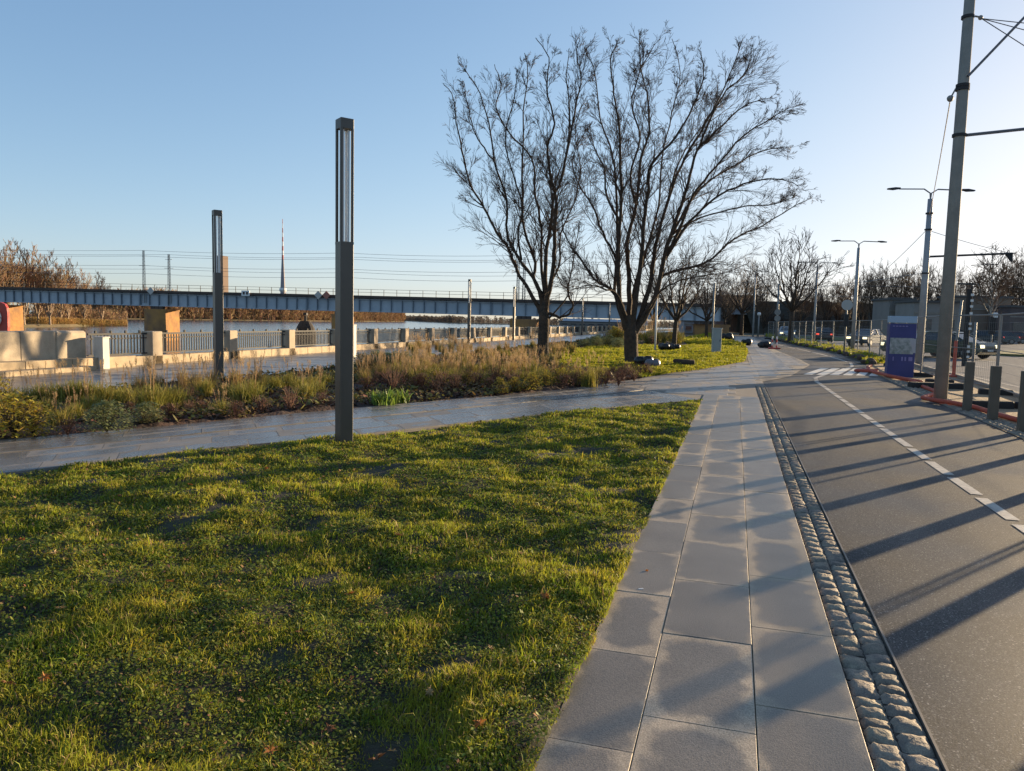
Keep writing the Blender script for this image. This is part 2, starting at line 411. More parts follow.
m_cob = mat('granite_sett', (.30, .245, .175), .8, col2=(.15, .125, .10), vscale=14, bump=.008, bscale=55, island=.25, spk=(200, .25))
cells = []
for x0, x1 in ((.560, .676), (.680, .797)):
    y = -1.0+rng.random()*.1
    while y < 20.5:
        l = rng.uniform(.075, .155); cells.append([(x0, y), (x1, y), (x1, y+l), (x0, y+l)]); y += l+.005
cobbles('cobble_gutter', cells, m_cob, seg=6, h=.010)
q = MB(); q.box((.806, 9.6, -.02), (.010, 22, .066)); tag(q.build('lane_edging', mat('edging_steel', (.20, .17, .14), .55, metal=.4)), kind='structure')
# plaza beyond the crossing
plaza = [(-.64, 16.2), (.55, 17.3), (.55, 20.5), (.80, 20.5), (.80, 22.3), (1.7, 25.0), (2.3, 28.8), (3.0, 33), (3.0, 37), (2.6, 50), (2.3, 62), (2.6, 82), (2.2, 110), (-.3, 110), (-.4, 72), (.75, 62), (.75, 46.5), (.45, 34), (-1.1, 26.8), (-2.5, 21.7), (-3.1, 19.2)]
m_pl = mat('plaza_bedding_stone', (.24, .195, .15), .8, col2=(.19, .16, .13), vscale=1.5, spk=(120, .15)); sheet('plaza_bedding', plaza, .006, m_pl)
qs = []; mx = []
y = 16.06; row = 0
pol = plaza
while y < 100:
    st = .62 if y < 60 else 1.3; off = (row % 2)*.35; x = -3.6+off*.5
    while x < 3.2:
        x1 = x+.70
        cxs = [(x, y), (x1, y), (x1, y+st), (x, y+st)]
        ok = inpoly([p[0] for p in cxs], [p[1] for p in cxs], pol)
        if ok.sum() >= 4 and not (x < .84 and x1 > -.62 and y < 17.28): qs.append(cxs)
        x = x1
    y += st; row += 1
m_slab3 = slab_mat('light_plaza_slab', (.33, .275, .215), (.26, .225, .185), wetr=.42)
def inpath(q_): c = (sum(p[0] for p in q_)/4, sum(p[1] for p in q_)/4); return inpoly([c[0]], [c[1]], low[1:]+up[1:][::-1])[0]
slabs('plaza_paving', [a for a in qs if not inpath(a)], m_slab3, z=.012, wetp=.5)
# asphalt cycle lane
LR = [(4.2, -6), (4.15, 12.6), (4.25, 16.4), (4.5, 23.3), (4.7, 29.5), (5.2, 33), (5.7, 38), (6.0, 46), (5.6, 56), (4.9, 66), (4.4, 80), (3.9, 110)]
sheet('cycle_lane', [(.80, -6)]+LR+[(1.5, 110), (1.5, 30), (.80, 22.4)], -.004, m_asph)
sheet('street', [(6.3, -40), (6.5, 19), (7.2, 28), (7.5, 40), (7.5, 60), (6.8, 75), (5.9, 95), (4.9, 140), (80, 140), (80, -40)], -.002, m_street)
# sandy strip of the works and grass verge
sheet('works_strip', LR[:6]+[(5.4, 35), (6.4, 36.5), (7.3, 38.5), (7.2, 28), (6.5, 19), (6.3, -6)], .004, m_dirt)
ver = [(5.4, 35.2), (5.8, 38), (6.1, 46), (5.7, 56), (5.0, 66), (4.5, 80), (4.0, 110), (4.6, 120), (5.8, 95), (6.7, 75), (7.4, 60), (7.4, 40), (6.4, 36.6)]
# painted markings
def strip(q, pts, wd, z):
    V = []; n_ = len(pts)
    for i in range(n_):
        a = Vector((*pts[max(i-1, 0)], 0)); b = Vector((*pts[min(i+1, n_-1)], 0)); d = (b-a).normalized(); nn = Vector((d.y, -d.x, 0))
        p = Vector((*pts[i], 0)); V += [(p+nn*wd/2).to_tuple()[:2]+(z,), (p-nn*wd/2).to_tuple()[:2]+(z,)]
    q.add(V, [(2*i, 2*i+1, 2*i+3, 2*i+2) for i in range(n_-1)])
m_mark = mat('worn_road_paint', (.56, .51, .43), .7, col2=(.34, .31, .27), vscale=12, bump=.002, bscale=90)
q = MB(); y = 1.2
while y < 22.6:
    strip(q, [(2.33, y), (2.32, y+.84)], .11, .0); y += 1.0
for i, L_ in enumerate(((23.0, 23.4), (23.6, 24.0), (24.3, 24.7))):
    strip(q, [(2.30+.05*i, L_[0]), (2.32+.05*i, L_[1])], .11, .0)
cv = [(2.42, 24.9), (2.75, 26.2), (3.3, 28.4), (4.0, 30.8), (4.6, 33.0), (5.0, 36.5), (4.95, 40), (4.8, 46), (4.3, 54), (3.7, 62), (3.2, 72)]
C_ = resample(cv, 60)
for i in range(0, 58):
    if i % 8 == 7: continue
    strip(q, [(C_[i].x, C_[i].y), (C_[i+1].x, C_[i+1].y)], .12, .0)
tag(q.build('lane_line', m_mark), kind='structure')
q = MB()
for i in range(6):
    a_, b_, c_, d_ = G(803+13.2*i, 374.4+.25*i), G(812+13.2*i, 374.6+.25*i), G(829+11.0*i, 368.2+.1*i), G(821+11.0*i, 368.0+.1*i)
    q.add([(p.x, p.y, .0005) for p in (a_, b_, c_, d_)], [(0, 1, 2, 3)])
tag(q.build('crosswalk', mat('crosswalk_paint', (.74, .70, .62), .7, col2=(.6, .56, .48), vscale=9)), kind='structure')
q = MB(); strip(q, [(12.5, 24), (12.5, 52)], .12, .002); strip(q, [(7.75, 20), (8.0, 45)], .1, .002)
for i in range(14): strip(q, [(10.2-.02*i, 22+i*7), (10.2-.02*i, 25+i*7)], .12, .002)
tag(q.build('street_marking', m_mark), kind='structure')
# kerbs of the street
q = MB()
kp = [(6.3, -40), (6.5, 19), (7.2, 28), (7.5, 40), (7.5, 60), (6.8, 75), (5.9, 95), (4.9, 140)]
for a, b in zip(kp, kp[1:]): q.bar((*a, .03), (*b, .03), .14, .14)
tag(q.build('street_kerb', m_conc), kind='structure')
# rough sett strip at the foot of the bollards
cells = []
for r_ in range(4):
    y = 8+rng.random()*.1
    while y < 25:
        x = 4.20+r_*.11+(0 if y < 16 else (y-16)*.035); l = rng.uniform(.1, .17); cells.append([(x, y), (x+.10, y), (x+.10, y+l), (x, y+l)]); y += l+.006
cobbles('sett_strip', cells, m_cob, z=.022, seg=3, h=.02)
# traffic island and far verge
m_grassfar = mat('verge_grass', (.10, .115, .022), .95, col2=(.07, .085, .02), vscale=1.2, bump=.03, bscale=8)
q = MB()
isl = [(14.2, 55.5), (17.0, 53.2), (24, 58), (34, 70), (30, 73), (20, 64)]
o = sheet('traffic_island', isl, .14, m_grassfar, thick=.2)
far = [(-2.0, 112), (4.2, 112), (5.0, 128), (5, 150), (-2, 150)]
sheet('far_verge', [(7.8, 98), (10.5, 92), (22, 100), (20, 118), (9, 122)], .10, m_grassfar, thick=.2)
# promenade
qs = []; y = -2
prom_r = lambda y: -11.55 if y > 10.8 else -12.3+(y-10)*.3 if y > 9 else -12.8
while y < 150:
    st = .9 if y < 50 else 2.4; x = FX+.28; k = int(y*10)
    while x < -11.4:
        x1 = min(x+.78, -11.4)
        if x1 <= prom_r(y)+.3 and x1-x > .1: qs.append([(x, y+.0), (x1, y), (x1, y+st), (x, y+st)])
        x = x1
    y += st
m_slab4 = slab_mat('promenade_slab', (.23, .20, .17), (.15, .14, .13), wetr=.28)
slabs('promenade', qs, m_slab4, z=.012, wetp=.9)
sheet('promenade_bedding', [(FX, -3), (-11.3, -3), (-11.3, 150), (FX, 150)], -.010, m_joint)
qs = []
for i in range(5):
    for j in range(3): qs.append([(-11.35+i*.8, 17.6+j*.8), (-10.55+i*.8, 17.6+j*.8), (-10.55+i*.8, 18.4+j*.8), (-11.35+i*.8, 18.4+j*.8)])
slabs('bed_crossing_path', qs, m_slab4, z=.03)

# lawns: uneven soil
low1 = [(p[0]+.06, p[1]-.06) for p in low]
lawn1 = low1+[(-.60, 15.9), (-.60, -3), (-8, -4)]
bed1 = [(-12.9, -2)]+[(prom_r(y), y) for y in (0, 9, 10, 11, 16, 22, 34, 50)]+[(-11.5, 70), (-10.5, 70), (-9.5, 52), (-8.6, 40), (-8.2, 32), (-7.0, 27.5), (-5.4, 24.6), (-3.9, 23.5), (-2.9, 22.6), (-3.2, 19.3)]+[(p[0]-.05, p[1]+.02) for p in up[::-1][1:]]
lawn2 = [(-2.9, 22.6), (-3.9, 23.5), (-5.4, 24.6), (-7.0, 27.5), (-8.2, 32), (-8.6, 40), (-8.4, 50), (-5.5, 53), (-3.6, 52), (-2.9, 57), (.74, 57), (.74, 46.5), (.44, 34), (-1.15, 26.8), (-2.55, 21.9)]
lawn3 = [(-3.4, 58.5), (.74, 58.5), (.74, 62), (-.4, 72), (-.4, 110), (-4, 110), (-5, 72)]
bed2 = [(-8.6, 50), (-5.5, 53), (-3.6, 52), (-3.0, 57), (-3.4, 58.5), (-5, 72), (-6, 100), (-11.5, 100), (-10.5, 70), (-9.5, 52)]
def terrain(name, poly, m, z0, amp, step, sc):
    xs = [p[0] for p in poly]; ys = [p[1] for p in poly]
    nx = int((max(xs)-min(xs))/step)+2; ny = int((max(ys)-min(ys))/step)+2
    gx, gy = np.meshgrid(min(xs)+np.arange(nx)*step, min(ys)+np.arange(ny)*step, indexing='ij')
    ins = inpoly(gx, gy, poly)
    z = z0+amp*((vnoise(gx, gy, sc, 1)-.5)+.5*(vnoise(gx, gy, sc*2.3, 2)-.5)+.25*(vnoise(gx, gy, sc*5.1, 3)-.5))
    keep = ins[:-1, :-1] | ins[1:, :-1] | ins[:-1, 1:] | ins[1:, 1:]
    ii, jj = np.nonzero(keep); a = ii*ny+jj
    F = np.stack([a, a+ny, a+ny+1, a+1], 1)
    V = np.stack([gx.ravel(), gy.ravel(), np.where(ins, z, np.minimum(z, .004)).ravel()], 1)
    o = npmesh(name, V, F.ravel(), np.arange(len(F))*4, m); tag(o, kind='structure')
    o.data.polygons.foreach_set('use_smooth', [True]*len(o.data.polygons)); return lambda x, y: z0+amp*((vnoise(x, y, sc, 1)-.5)+.5*(vnoise(x, y, sc*2.3, 2)-.5)+.25*(vnoise(x, y, sc*5.1, 3)-.5))
h1 = terrain('lawn', lawn1, m_lawnsoil, .005, .085, .06, 1.7)
h2 = terrain('tree_lawn', lawn2, m_lawnsoil, .02, .03, .25, .5)
h3 = terrain('far_lawn', lawn3, m_lawnsoil, .02, .05, .5, .5)
hv = terrain('verge', ver, m_lawnsoil, .04, .04, .4, .5)
hb = terrain('planting_bed', bed1, m_soil, .05, .10, .12, 1.3)
hb2 = terrain('far_planting_bed', bed2, m_soil, .05, .08, .5, .8)

# ------------------------------------------------------------------ grass blades (one mesh of real blades)
m_grass = mat('grass_blade', (.20, .26, .02), .6, col2=(.37, .33, .035), vscale=2.2, trans=.45, island=.42, spec=.3)
m_litter = mat('leaf_bits', (.16, .085, .035), .9, island=.5)
m_grass2 = mat('bright_grass_blade', (.22, .25, .02), .6, col2=(.34, .31, .03), vscale=1, trans=.5, island=.3, spec=.2)
m_dry = mat('dry_blade', (.30, .21, .08), .7, trans=.3, island=.4)
m_clov = mat('clover_leaf', (.20, .24, .03), .6, trans=.4, island=.4, spec=.3, col2=(.09, .12, .018), vscale=4)
def blades(name, poly, hf, dens, mats, hgt=(.025, .06), wd=.0035, dref=3., pw=1.3, clump=1.2, lim=None, dryf=.06, seed=3, wpw=.62):
    r = np.random.RandomState(seed)
    xs = [p[0] for p in poly]; ys = [p[1] for p in poly]
    # candidates by area, kept by distance so that far blades are fewer and broader
    area = (max(xs)-min(xs))*(max(ys)-min(ys)); N = int(area*dens)
    out = []
    while N > 0:
        n = min(N, 800000); N -= n
        x = r.uniform(min(xs), max(xs), n); y = r.uniform(min(ys), max(ys), n)
        d = np.sqrt(x*x+y*y); dd = np.maximum(d, dref)
        cl = vnoise(x, y, clump*3, 11)*.6+vnoise(x, y, clump*9, 12)*.4
        k = (r.rand(n) < (dref/dd)**pw*np.clip((cl-.22)*2.6, .05, 1)) & (d > 1.2)
        # keep to the wedge the camera (or a viewer a step aside) sees
        ang = np.arctan2(x, y)+YAW; k &= np.abs(ang) < R(52)
        x, y = x[k], y[k]; k = inpoly(x, y, poly); out.append(np.stack([x[k], y[k], cl[np.nonzero(np.ones(n, bool))[0]][:0].sum()+np.zeros(k.sum())], 1))
    P = np.concatenate(out); x, y = P[:, 0], P[:, 1]; n = len(x)
    d = np.maximum(np.sqrt(x*x+y*y), dref)
    cl = vnoise(x, y, clump*3, 11)*.6+vnoise(x, y, clump*9, 12)*.4
    h = (hgt[0]+(hgt[1]-hgt[0])*r.rand(n)**1.6)*(.35+1.7*cl**1.6)*(1+.02*d)*np.where(r.rand(n) < .02, 1.9, 1)
    W = wd*(d/dref)**wpw*r.uniform(.6, 1.4, n)
    a = r.uniform(0, 2*np.pi, n); lean = r.uniform(.1, 1.0, n)*h; la = r.uniform(0, 2*np.pi, n)
    z = hf(x, y)-.004
    ca, sa = np.cos(a), np.sin(a); lx, ly = np.cos(la)*lean, np.sin(la)*lean
    V = np.zeros((n, 5, 3), np.float32)
    for i, (s_, f, hh) in enumerate(((-1, 0, 0), (1, 0, 0), (.8, .35, .6), (-.8, .35, .6), (0, 1, 1))):
        V[:, i, 0] = x+ca*W*s_/1+lx*f; V[:, i, 1] = y+sa*W*s_+ly*f; V[:, i, 2] = z+h*hh*(1-.25*(f == 1)*lean/h)
    b = np.arange(n)*5
    F = np.stack([b, b+1, b+2, b+3, b+3, b+2, b+4], 1).ravel()
    ls = np.stack([np.arange(n)*7, np.arange(n)*7+4], 1).ravel()
    mi = np.repeat((r.rand(n) < dryf).astype(int), 2)
    o = npmesh(name, V.reshape(-1, 3), F, ls, mats, mi=mi); return tag(o, kind='stuff')
def leaves_flat(name, poly, hf, dens, mats, size=.008, seed=5, dref=3., pw=1.3, hz=(.005, .035), wpw=.6, dryf=0):
    r = np.random.RandomState(seed); xs = [p[0] for p in poly]; ys = [p[1] for p in poly]
    n = int((max(xs)-min(xs))*(max(ys)-min(ys))*dens); x = r.uniform(min(xs), max(xs), n); y = r.uniform(min(ys), max(ys), n)
    d = np.maximum(np.sqrt(x*x+y*y), dref); k = (r.rand(n) < (dref/d)**pw) & (vnoise(x, y, 2.1, 21) > .38) & (np.sqrt(x*x+y*y) > 1.2) & inpoly(x, y, poly) & (np.abs(np.arctan2(x, y)+YAW) < R(52))
    x, y, d = x[k], y[k], d[k]; n = len(x)
    s_ = size*(d/dref)**wpw*r.uniform(.5, 1.5, n); a = r.uniform(0, 2*np.pi, n); z = hf(x, y)+r.uniform(*hz, n)
    tx, ty = r.normal(0, .45, n), r.normal(0, .45, n)
    V = np.zeros((n, 6, 3), np.float32)
    for i in range(6):
        ux = np.cos(a+i*np.pi/3)*s_*(1.25 if i % 3 == 0 else .85); uy = np.sin(a+i*np.pi/3)*s_*(1.25 if i % 3 == 0 else .85)
        V[:, i, 0] = x+ux; V[:, i, 1] = y+uy; V[:, i, 2] = z+ux*tx+uy*ty
    b = np.arange(n)*6; F = (b[:, None]+np.arange(6)[None]).ravel()
    o = npmesh(name, V.reshape(-1, 3), F, np.arange(n)*6, mats, mi=(r.rand(n) < dryf).astype(int)); return tag(o, kind='stuff')
tag(blades('grass', lawn1, h1, 20000, [m_grass, m_dry], (.015, .042), .0023, dryf=.12), 'short green grass with dry blades on the near lawn', 'grass')
tag(leaves_flat('clover', lawn1, h1, 8000, [m_clov, m_litter], .0048, dryf=.10), 'small clover leaves among the near lawn grass', 'clover')
tag(blades('grass', lawn2, h2, 1500, [m_grass2, m_dry], (.03, .055), .012, dref=24., dryf=.02, seed=8), 'bright mown grass of the lawn under the two trees', 'grass')
tag(blades('grass', lawn3, h3, 500, [m_grass2, m_dry], (.05, .09), .03, dref=60., dryf=.02, seed=9), 'far lawn grass beyond the cabinet', 'grass')
tag(blades('grass', ver, hv, 700, [m_grass, m_dry], (.05, .10), .02, dref=40., dryf=.1, seed=10), 'verge grass between the lane and the street', 'grass')
def hbz(x, y): return hb(x, y)
m_litter0 = mat('leaf_litter_bed', (.16, .075, .035), .9, col2=(.075, .04, .025), vscale=5, island=.5)
m_gcov = mat('ground_cover_leaf', (.13, .15, .03), .7, col2=(.16, .09, .04), vscale=1.5, trans=.3, island=.4)
tag(leaves_flat('leaf_litter', bed1, hbz, 500, [m_litter0], .022, dref=9., pw=1.0, hz=(.0, .03), seed=6), 'brown dead leaves and mulch over the planting bed', 'leaf litter')
tag(leaves_flat('ground_cover', bed1, hbz, 300, [m_gcov], .020, dref=9., pw=.9, hz=(.01, .12), seed=7), 'low ragged ground cover spreading through the planting bed', 'ground cover')

# ------------------------------------------------------------------ fallen leaves one can count
def leaf_mesh(mb, r_=random):
    n = 10; V = [(0, 0, .004)]
    for i in range(n*2):
        a = i*math.pi/n; rad = .028 if i % 4 == 0 else (.020 if i % 4 == 2 else .012)
        V.append((rad*math.cos(a), rad*math.sin(a), .004+.010*abs(math.sin(a*1.5+r_.random()))))
    mb.add(V, [(0, i, i % (2*n)+1) for i in range(1, 2*n+1)])
lm = [mat('orange_leaf', (.42, .16, .035), .7, trans=.25, var=.4, vscale=60), mat('brown_leaf', (.22, .10, .04), .8, trans=.2, var=.4, vscale=60), mat('tan_leaf', (.42, .28, .12), .7, trans=.25, var=.3, vscale=60)]
protos = []
spots = [(267, 472), (312, 497), (8, 543), (22, 543), (60, 545), (55, 567), (190, 490), (398, 545), (262, 518), (270, 755), (378, 765), (392, 757), (700+0, 0), (545, 608), (352, 683), (240, 705), (45, 690), (8, 695), (520, 560), (470, 500), (100, 650), (430, 700), (170, 590), (300, 640), (575, 520), (350, 600), (120, 500), (490, 660), (480, 745), (330, 730), (60, 620)]
k = 0
for i, (px, py) in enumerate(spots):
    if py == 0: continue
    p = G(px, py); mi = k % 3
    if k < 3:
        q = MB(); leaf_mesh(q, rng); o = q.build('fallen_leaf', lm[mi]); protos.append(o)
    else: o = protos[mi].copy(); COL.objects.link(o)
    z = float(h1(np.array(p.x), np.array(p.y)))+rng.uniform(.025, .045) if py > 445 else .02
    o.location = (p.x, p.y, z); o.rotation_euler = (rng.uniform(-.5, .5), rng.uniform(-.5, .5), rng.uniform(0, 6)); sc = rng.uniform(.7, 1.35); o.scale = (sc,)*3
    tag(o, ('curled orange autumn leaf', 'curled brown autumn leaf', 'pale tan autumn leaf')[mi]+' lying on the near lawn', 'leaf', ('orange', 'brown', 'tan')[mi]+' leaves fallen on the near lawn'); k += 1
for px, py, l in ((647, 571, 'small orange leaf lying on the left slab column of the pavement'), (641, 589, 'tiny white scrap lying on the left slab column')):
    p = G(px, py, .016); q = MB()
    if 'leaf' in l: o = protos[0].copy(); COL.objects.link(o); o.scale = (.55,)*3; o.location = (p.x, p.y, .017); o.name = 'fallen_leaf'; tag(o, l, 'leaf'); del o['group']
    else: q.box((0, 0, .002), (.03, .012, .003), ch=.001); o = q.build('paper_scrap', m_white); o.location = (p.x, p.y, .016); o.rotation_euler.z = .5; tag(o, l, 'litter')

# ================================================================== TREES
def limb(mb, pts, r0, r1, k=6, sub=4, wob=.02, r_=None, flare=False):
    """smooth tube through control points; returns dense polyline with radii"""
    P = [Vector(p) for p in pts]; out = []
    for i in range(len(P)-1):
        p0 = P[max(i-1, 0)]; p1 = P[i]; p2 = P[i+1]; p3 = P[min(i+2, len(P)-1)]
        for j in range(sub):
            t = j/sub; out.append(.5*((2*p1)+(p2-p0)*t+(2*p0-5*p1+4*p2-p3)*t*t+(3*p1-p0-3*p2+p3)*t**3))
    out.append(P[-1])
    if r_:
        out = [out[0]]+[p+Vector((r_.gauss(0, wob), r_.gauss(0, wob), r_.gauss(0, wob))) for p in out[1:-1]]+[out[-1]]
    n_ = len(out); rad = [r0+(r1-r0)*(i/(n_-1))**.85 for i in range(n_)]
    if flare: rad = [a*(1+.75*math.exp(-i/3.2)) for i, a in enumerate(rad)]
    mb.tube(out, rad, k); return out, rad
def twigs(mb, p, d, L_, r0, lev, r_, up=.25, seg=4, k=3, spread=.75, nch=(3, 5), minr=.004):
    P = [p]; d = d.normalized(); st = L_/seg
    for i in range(seg):
        d = (d+Vector((r_.gauss(0, .065), r_.gauss(0, .065), r_.gauss(0, .06)+up*.3))).normalized(); P.append(P[-1]+d*st)
    rad = [max(r0*(1-.72*i/seg), minr) for i in range(seg+1)]
    mb.tube(P, rad, k, cap=False)
    if lev <= 0: return
    for c in range(r_.randint(*nch)):
        t = r_.uniform(.2, 1.0)*seg; i = min(int(t), seg-1); q_ = P[i].lerp(P[i+1], t-i)
        dd = (P[i+1]-P[i]).normalized(); a = r_.uniform(0, 6.283); o = dd.orthogonal().normalized(); o2 = dd.cross(o)
        nd = (dd+(o*math.cos(a)+o2*math.sin(a))*spread*r_.uniform(.6, 1.2)).normalized()
        twigs(mb, q_, nd, L_*r_.uniform(.45, .7), rad[i]*.6, lev-1, r_, up, max(seg-1, 3), 3, spread, nch, minr)
def from_px(chain, depth, off):
    n_ = len(chain); xc = 545 if chain[0][0] < 590 else 640; sx = .935 if xc == 545 else 1.0
    chain = [(xc+(x-xc)*sx, y+15*max(0, 300-y)/300) for x, y in chain]
    return [AD(x, y, depth+off*(i/(n_-1))**1.2) for i, (x, y) in enumerate(chain)]
def big_tree(name, label, depth, trunk_px, limbs, r_tr, seed, tw, group=None):
    r_ = random.Random(seed); base = AD(*trunk_px[0], depth); base.z = 0
    t = thing(name, label, 'tree', base)
    tm, cm = MB(), MB()
    tp = [AD(x, y, depth)-base for x, y in trunk_px]; tp[0].z = -.08; tp.insert(1, tp[0].lerp(tp[1], .12))
    n_ = len(tp); tm.tube(tp, [r_tr*1.35]+[r_tr*(1.0-.06*i/n_) for i in range(1, n_-1)]+[r_tr*.8], 12)
    for off, r0, ch in limbs:
        fork = trunk_px[-2] if ch[0][1] > trunk_px[-1][1]-22 else None
        r0 *= .86
        P = [p-base for p in from_px(([fork]+ch) if fork else ch, depth, off)]
        out, rad = limb(tm, P, r0, .012, 8, 4, .013, r_, bool(fork))
        n_ = len(out); Ltot = sum((out[i+1]-out[i]).length for i in range(n_-1))
        for b in range(int(Ltot*tw*.68)):
            f = r_.uniform(.16, .97)**.8; i = min(int(f*(n_-1)), n_-2); pp = out[i].lerp(out[i+1], r_.random()); dd = (out[i+1]-out[i]).normalized()
            a = r_.uniform(0, 6.283); o = dd.orthogonal().normalized(); o2 = dd.cross(o)
            nd = dd+(o*math.cos(a)+o2*math.sin(a))*r_.uniform(.35, .8)
            lv = 3 if r_.random() < .5 else 2
            twigs(cm, pp, nd, r_.uniform(.8, 2.3)*(1.15-.95*f)*(1 if lv == 3 else .7), min(max(rad[i]*.5, .008), .03), lv, r_, .07, 5, spread=.62, nch=(3, 4), minr=.0045)
    tm.build('trunk', m_bark, t, smooth=True); cm.build('crown', m_twig, t); return t
LT = [(.0, .10, [(540, 312), (528.5, 291), (515, 269), (506, 246), (493, 229), (480, 203), (465, 179), (456, 141), (450, 113), (447, 88), (436, 72)]),
      (-.9, .10, [(542, 306), (536, 283), (516, 254), (504, 229), (504, 195), (491, 155), (485, 113), (472, 76), (458, 57)]),
      (1.6, .10, [(544, 300), (533, 278), (535, 261), (523, 227), (521, 190), (521, 160), (522, 102), (527, 60), (523, 40)]),
      (2.2, .08, [(545, 298), (541, 260), (541, 224), (534, 185), (531, 151), (505, 122), (493, 97), (498, 74), (491, 52)]),
      (-1.8, .12, [(546, 305), (553, 273), (555, 244), (557, 209), (556, 190), (551, 169), (548, 137), (555, 115), (547, 76), (549, 45), (535, 24)]),
      (.8, .11, [(546, 300), (546, 254), (551, 224), (554, 190), (562, 175), (570, 132), (571, 97), (568, 67), (571, 38)]),
      (-.6, .055, [(562, 175), (572, 128), (579, 90), (584, 67), (579, 43), (582, 24)]),
      (2.6, .06, [(544, 296), (560, 265), (562, 230), (577, 195), (583, 160), (577, 120), (590, 85)]),
      (-2.4, .055, [(520, 258), (516, 229), (521, 205), (512, 170), (502, 130), (510, 95), (517, 62)]),
      (-.5, .075, [(548, 314), (560, 317), (571, 314), (575, 304), (569, 292), (574, 266), (578, 241), (583, 215)]),
      (-.5, .03, [(570, 294), (562, 282), (556, 262), (558, 245)]),
      (.4, .025, [(480, 203), (470, 200), (462, 197)]),
      (1.2, .04, [(491, 155), (480, 140), (468, 120), (462, 92), (458, 70)])]
D_T = 29.4
big_tree('bare_tree', 'leafless multi-limbed tree rising from tall grasses, left of the two big trees', D_T, [(544, 364), (543, 345), (544, 325), (544, 300)], LT, .23, 11, 5.2)
RT = [(-.8, .13, [(625, 325), (619, 298), (618, 254), (620, 217), (621, 190), (620, 148), (619, 116), (614, 84), (611, 47), (619, 24)]),
      (1.8, .10, [(624, 322), (615, 290), (617, 240), (616, 180), (612, 145), (600, 109), (595, 62), (584, 34)]),
      (2.8, .13, [(629, 322), (629, 278), (627, 241), (636, 200), (641, 153), (649, 121), (648, 89), (641, 54), (639, 15)]),
      (-2.2, .12, [(633, 322), (641, 261), (644, 217), (648, 183), (652, 158), (676, 128), (693, 96), (703, 67), (701, 38)]),
      (.7, .13, [(638, 322), (651, 278), (656, 241), (668, 195), (686, 148), (706, 114), (728, 67), (743, 25)]),
      (-.6, .14, [(640, 325), (656, 296), (664, 254), (678, 209), (688, 178), (697, 143), (718, 121), (743, 96), (768, 88)]),
      (2.2, .09, [(656, 296), (664, 274), (705, 261), (735, 235), (762, 222), (790, 204), (812, 192)]),
      (-2.2, .08, [(664, 256), (680, 225), (693, 190), (716, 160), (743, 128), (766, 112), (788, 98)]),
      (3.0, .07, [(666, 245), (685, 205), (705, 178), (735, 158), (762, 143), (791, 140)]),
      (-3.0, .07, [(662, 262), (690, 217), (715, 193), (743, 178), (775, 172), (798, 180)]),
      (.6, .06, [(660, 270), (672, 232), (700, 214), (740, 202), (770, 200), (797, 190)]),
      (-2.0, .05, [(650, 305), (664, 288), (686, 278), (720, 272), (748, 262)]),
      (-1.6, .08, [(622, 305), (608, 287), (594, 278), (580, 256), (570, 241), (562, 222), (566, 200)]),
      (1.5, .07, [(620, 290), (617, 259), (602, 229), (592, 200), (578, 178), (573, 150), (588, 118)]),
      (-2.6, .045, [(618, 296), (606, 289), (590, 285), (574, 288)]),
      (3.4, .08, [(630, 318), (636, 280), (650, 235), (660, 190), (662, 150), (672, 105), (680, 60), (672, 25)]),
      (-3.4, .06, [(636, 200), (630, 170), (640, 130), (632, 95), (640, 60), (655, 30)]),
      (-1.5, .055, [(697, 143), (712, 105), (726, 80), (745, 62), (752, 42)]),
      (1.8, .06, [(620, 217), (606, 190), (604, 160), (594, 140), (590, 120)]),
      (2.5, .05, [(668, 195), (675, 165), (690, 135), (712, 100), (718, 72)])]
big_tree('bare_tree', 'leafless spreading tree with black bags at its foot, right of the two big trees', D_T-.2, [(632, 365), (631, 350), (631, 335), (630, 315)], RT, .28, 12, 6.0)

def gen_tree(name, seed, H, spread, lean=.0, r0=.16, fork=.25, lev=3, nl=7, m1=None, m2=None, minr=.008, up=.3):
    """a whole bare tree of height H standing at the origin"""
    r_ = random.Random(seed); t = thing(name, None, None); tm, cm = MB(), MB()
    f = H*fork; tm.tube([(0, 0, -.1), (0, 0, .2), (lean*.3, 0, f*.6), (lean, 0, f)], [r0*1.35, r0, r0*.9, r0*.85], 8)
    for i in range(nl):
        a = i*2.399+r_.random(); u_ = .15+.85*((i+.5)/nl); hh = H*(1.0-.30*u_*r_.random()-.22*u_); rad_ = spread*u_*r_.uniform(.75, 1.1)
        z0 = f*r_.uniform(.8, 1.0)
        P = [Vector((lean, 0, z0)), Vector((lean+math.cos(a)*rad_*.42, math.sin(a)*rad_*.42, z0+(hh-z0)*.33)), Vector((lean+math.cos(a)*rad_*.75, math.sin(a)*rad_*.75, z0+(hh-z0)*.66)), Vector((lean+math.cos(a)*rad_, math.sin(a)*rad_, hh))]
        out, rad = limb(tm, P, r0*.55, .02, 5, 3, H*.006, r_); n_ = len(out)
        for b in range(9):
            g = r_.uniform(.15, 1)**.8; j = min(int(g*(n_-1)), n_-2); dd = (out[j+1]-out[j]).normalized(); a2 = r_.uniform(0, 6.283); o = dd.orthogonal().normalized(); o2 = dd.cross(o)
            twigs(cm, out[j], dd+(o*math.cos(a2)+o2*math.sin(a2))*r_.uniform(.5, 1.1), H*r_.uniform(.14, .26)*(1.2-.5*g), rad[j]*.5, lev-1, r_, up, 4, 3, .8, (2, 4), minr)
    tm.build('trunk', m1 or m_bark, t, smooth=True); cm.build('crown', m2 or m_twig, t); return t
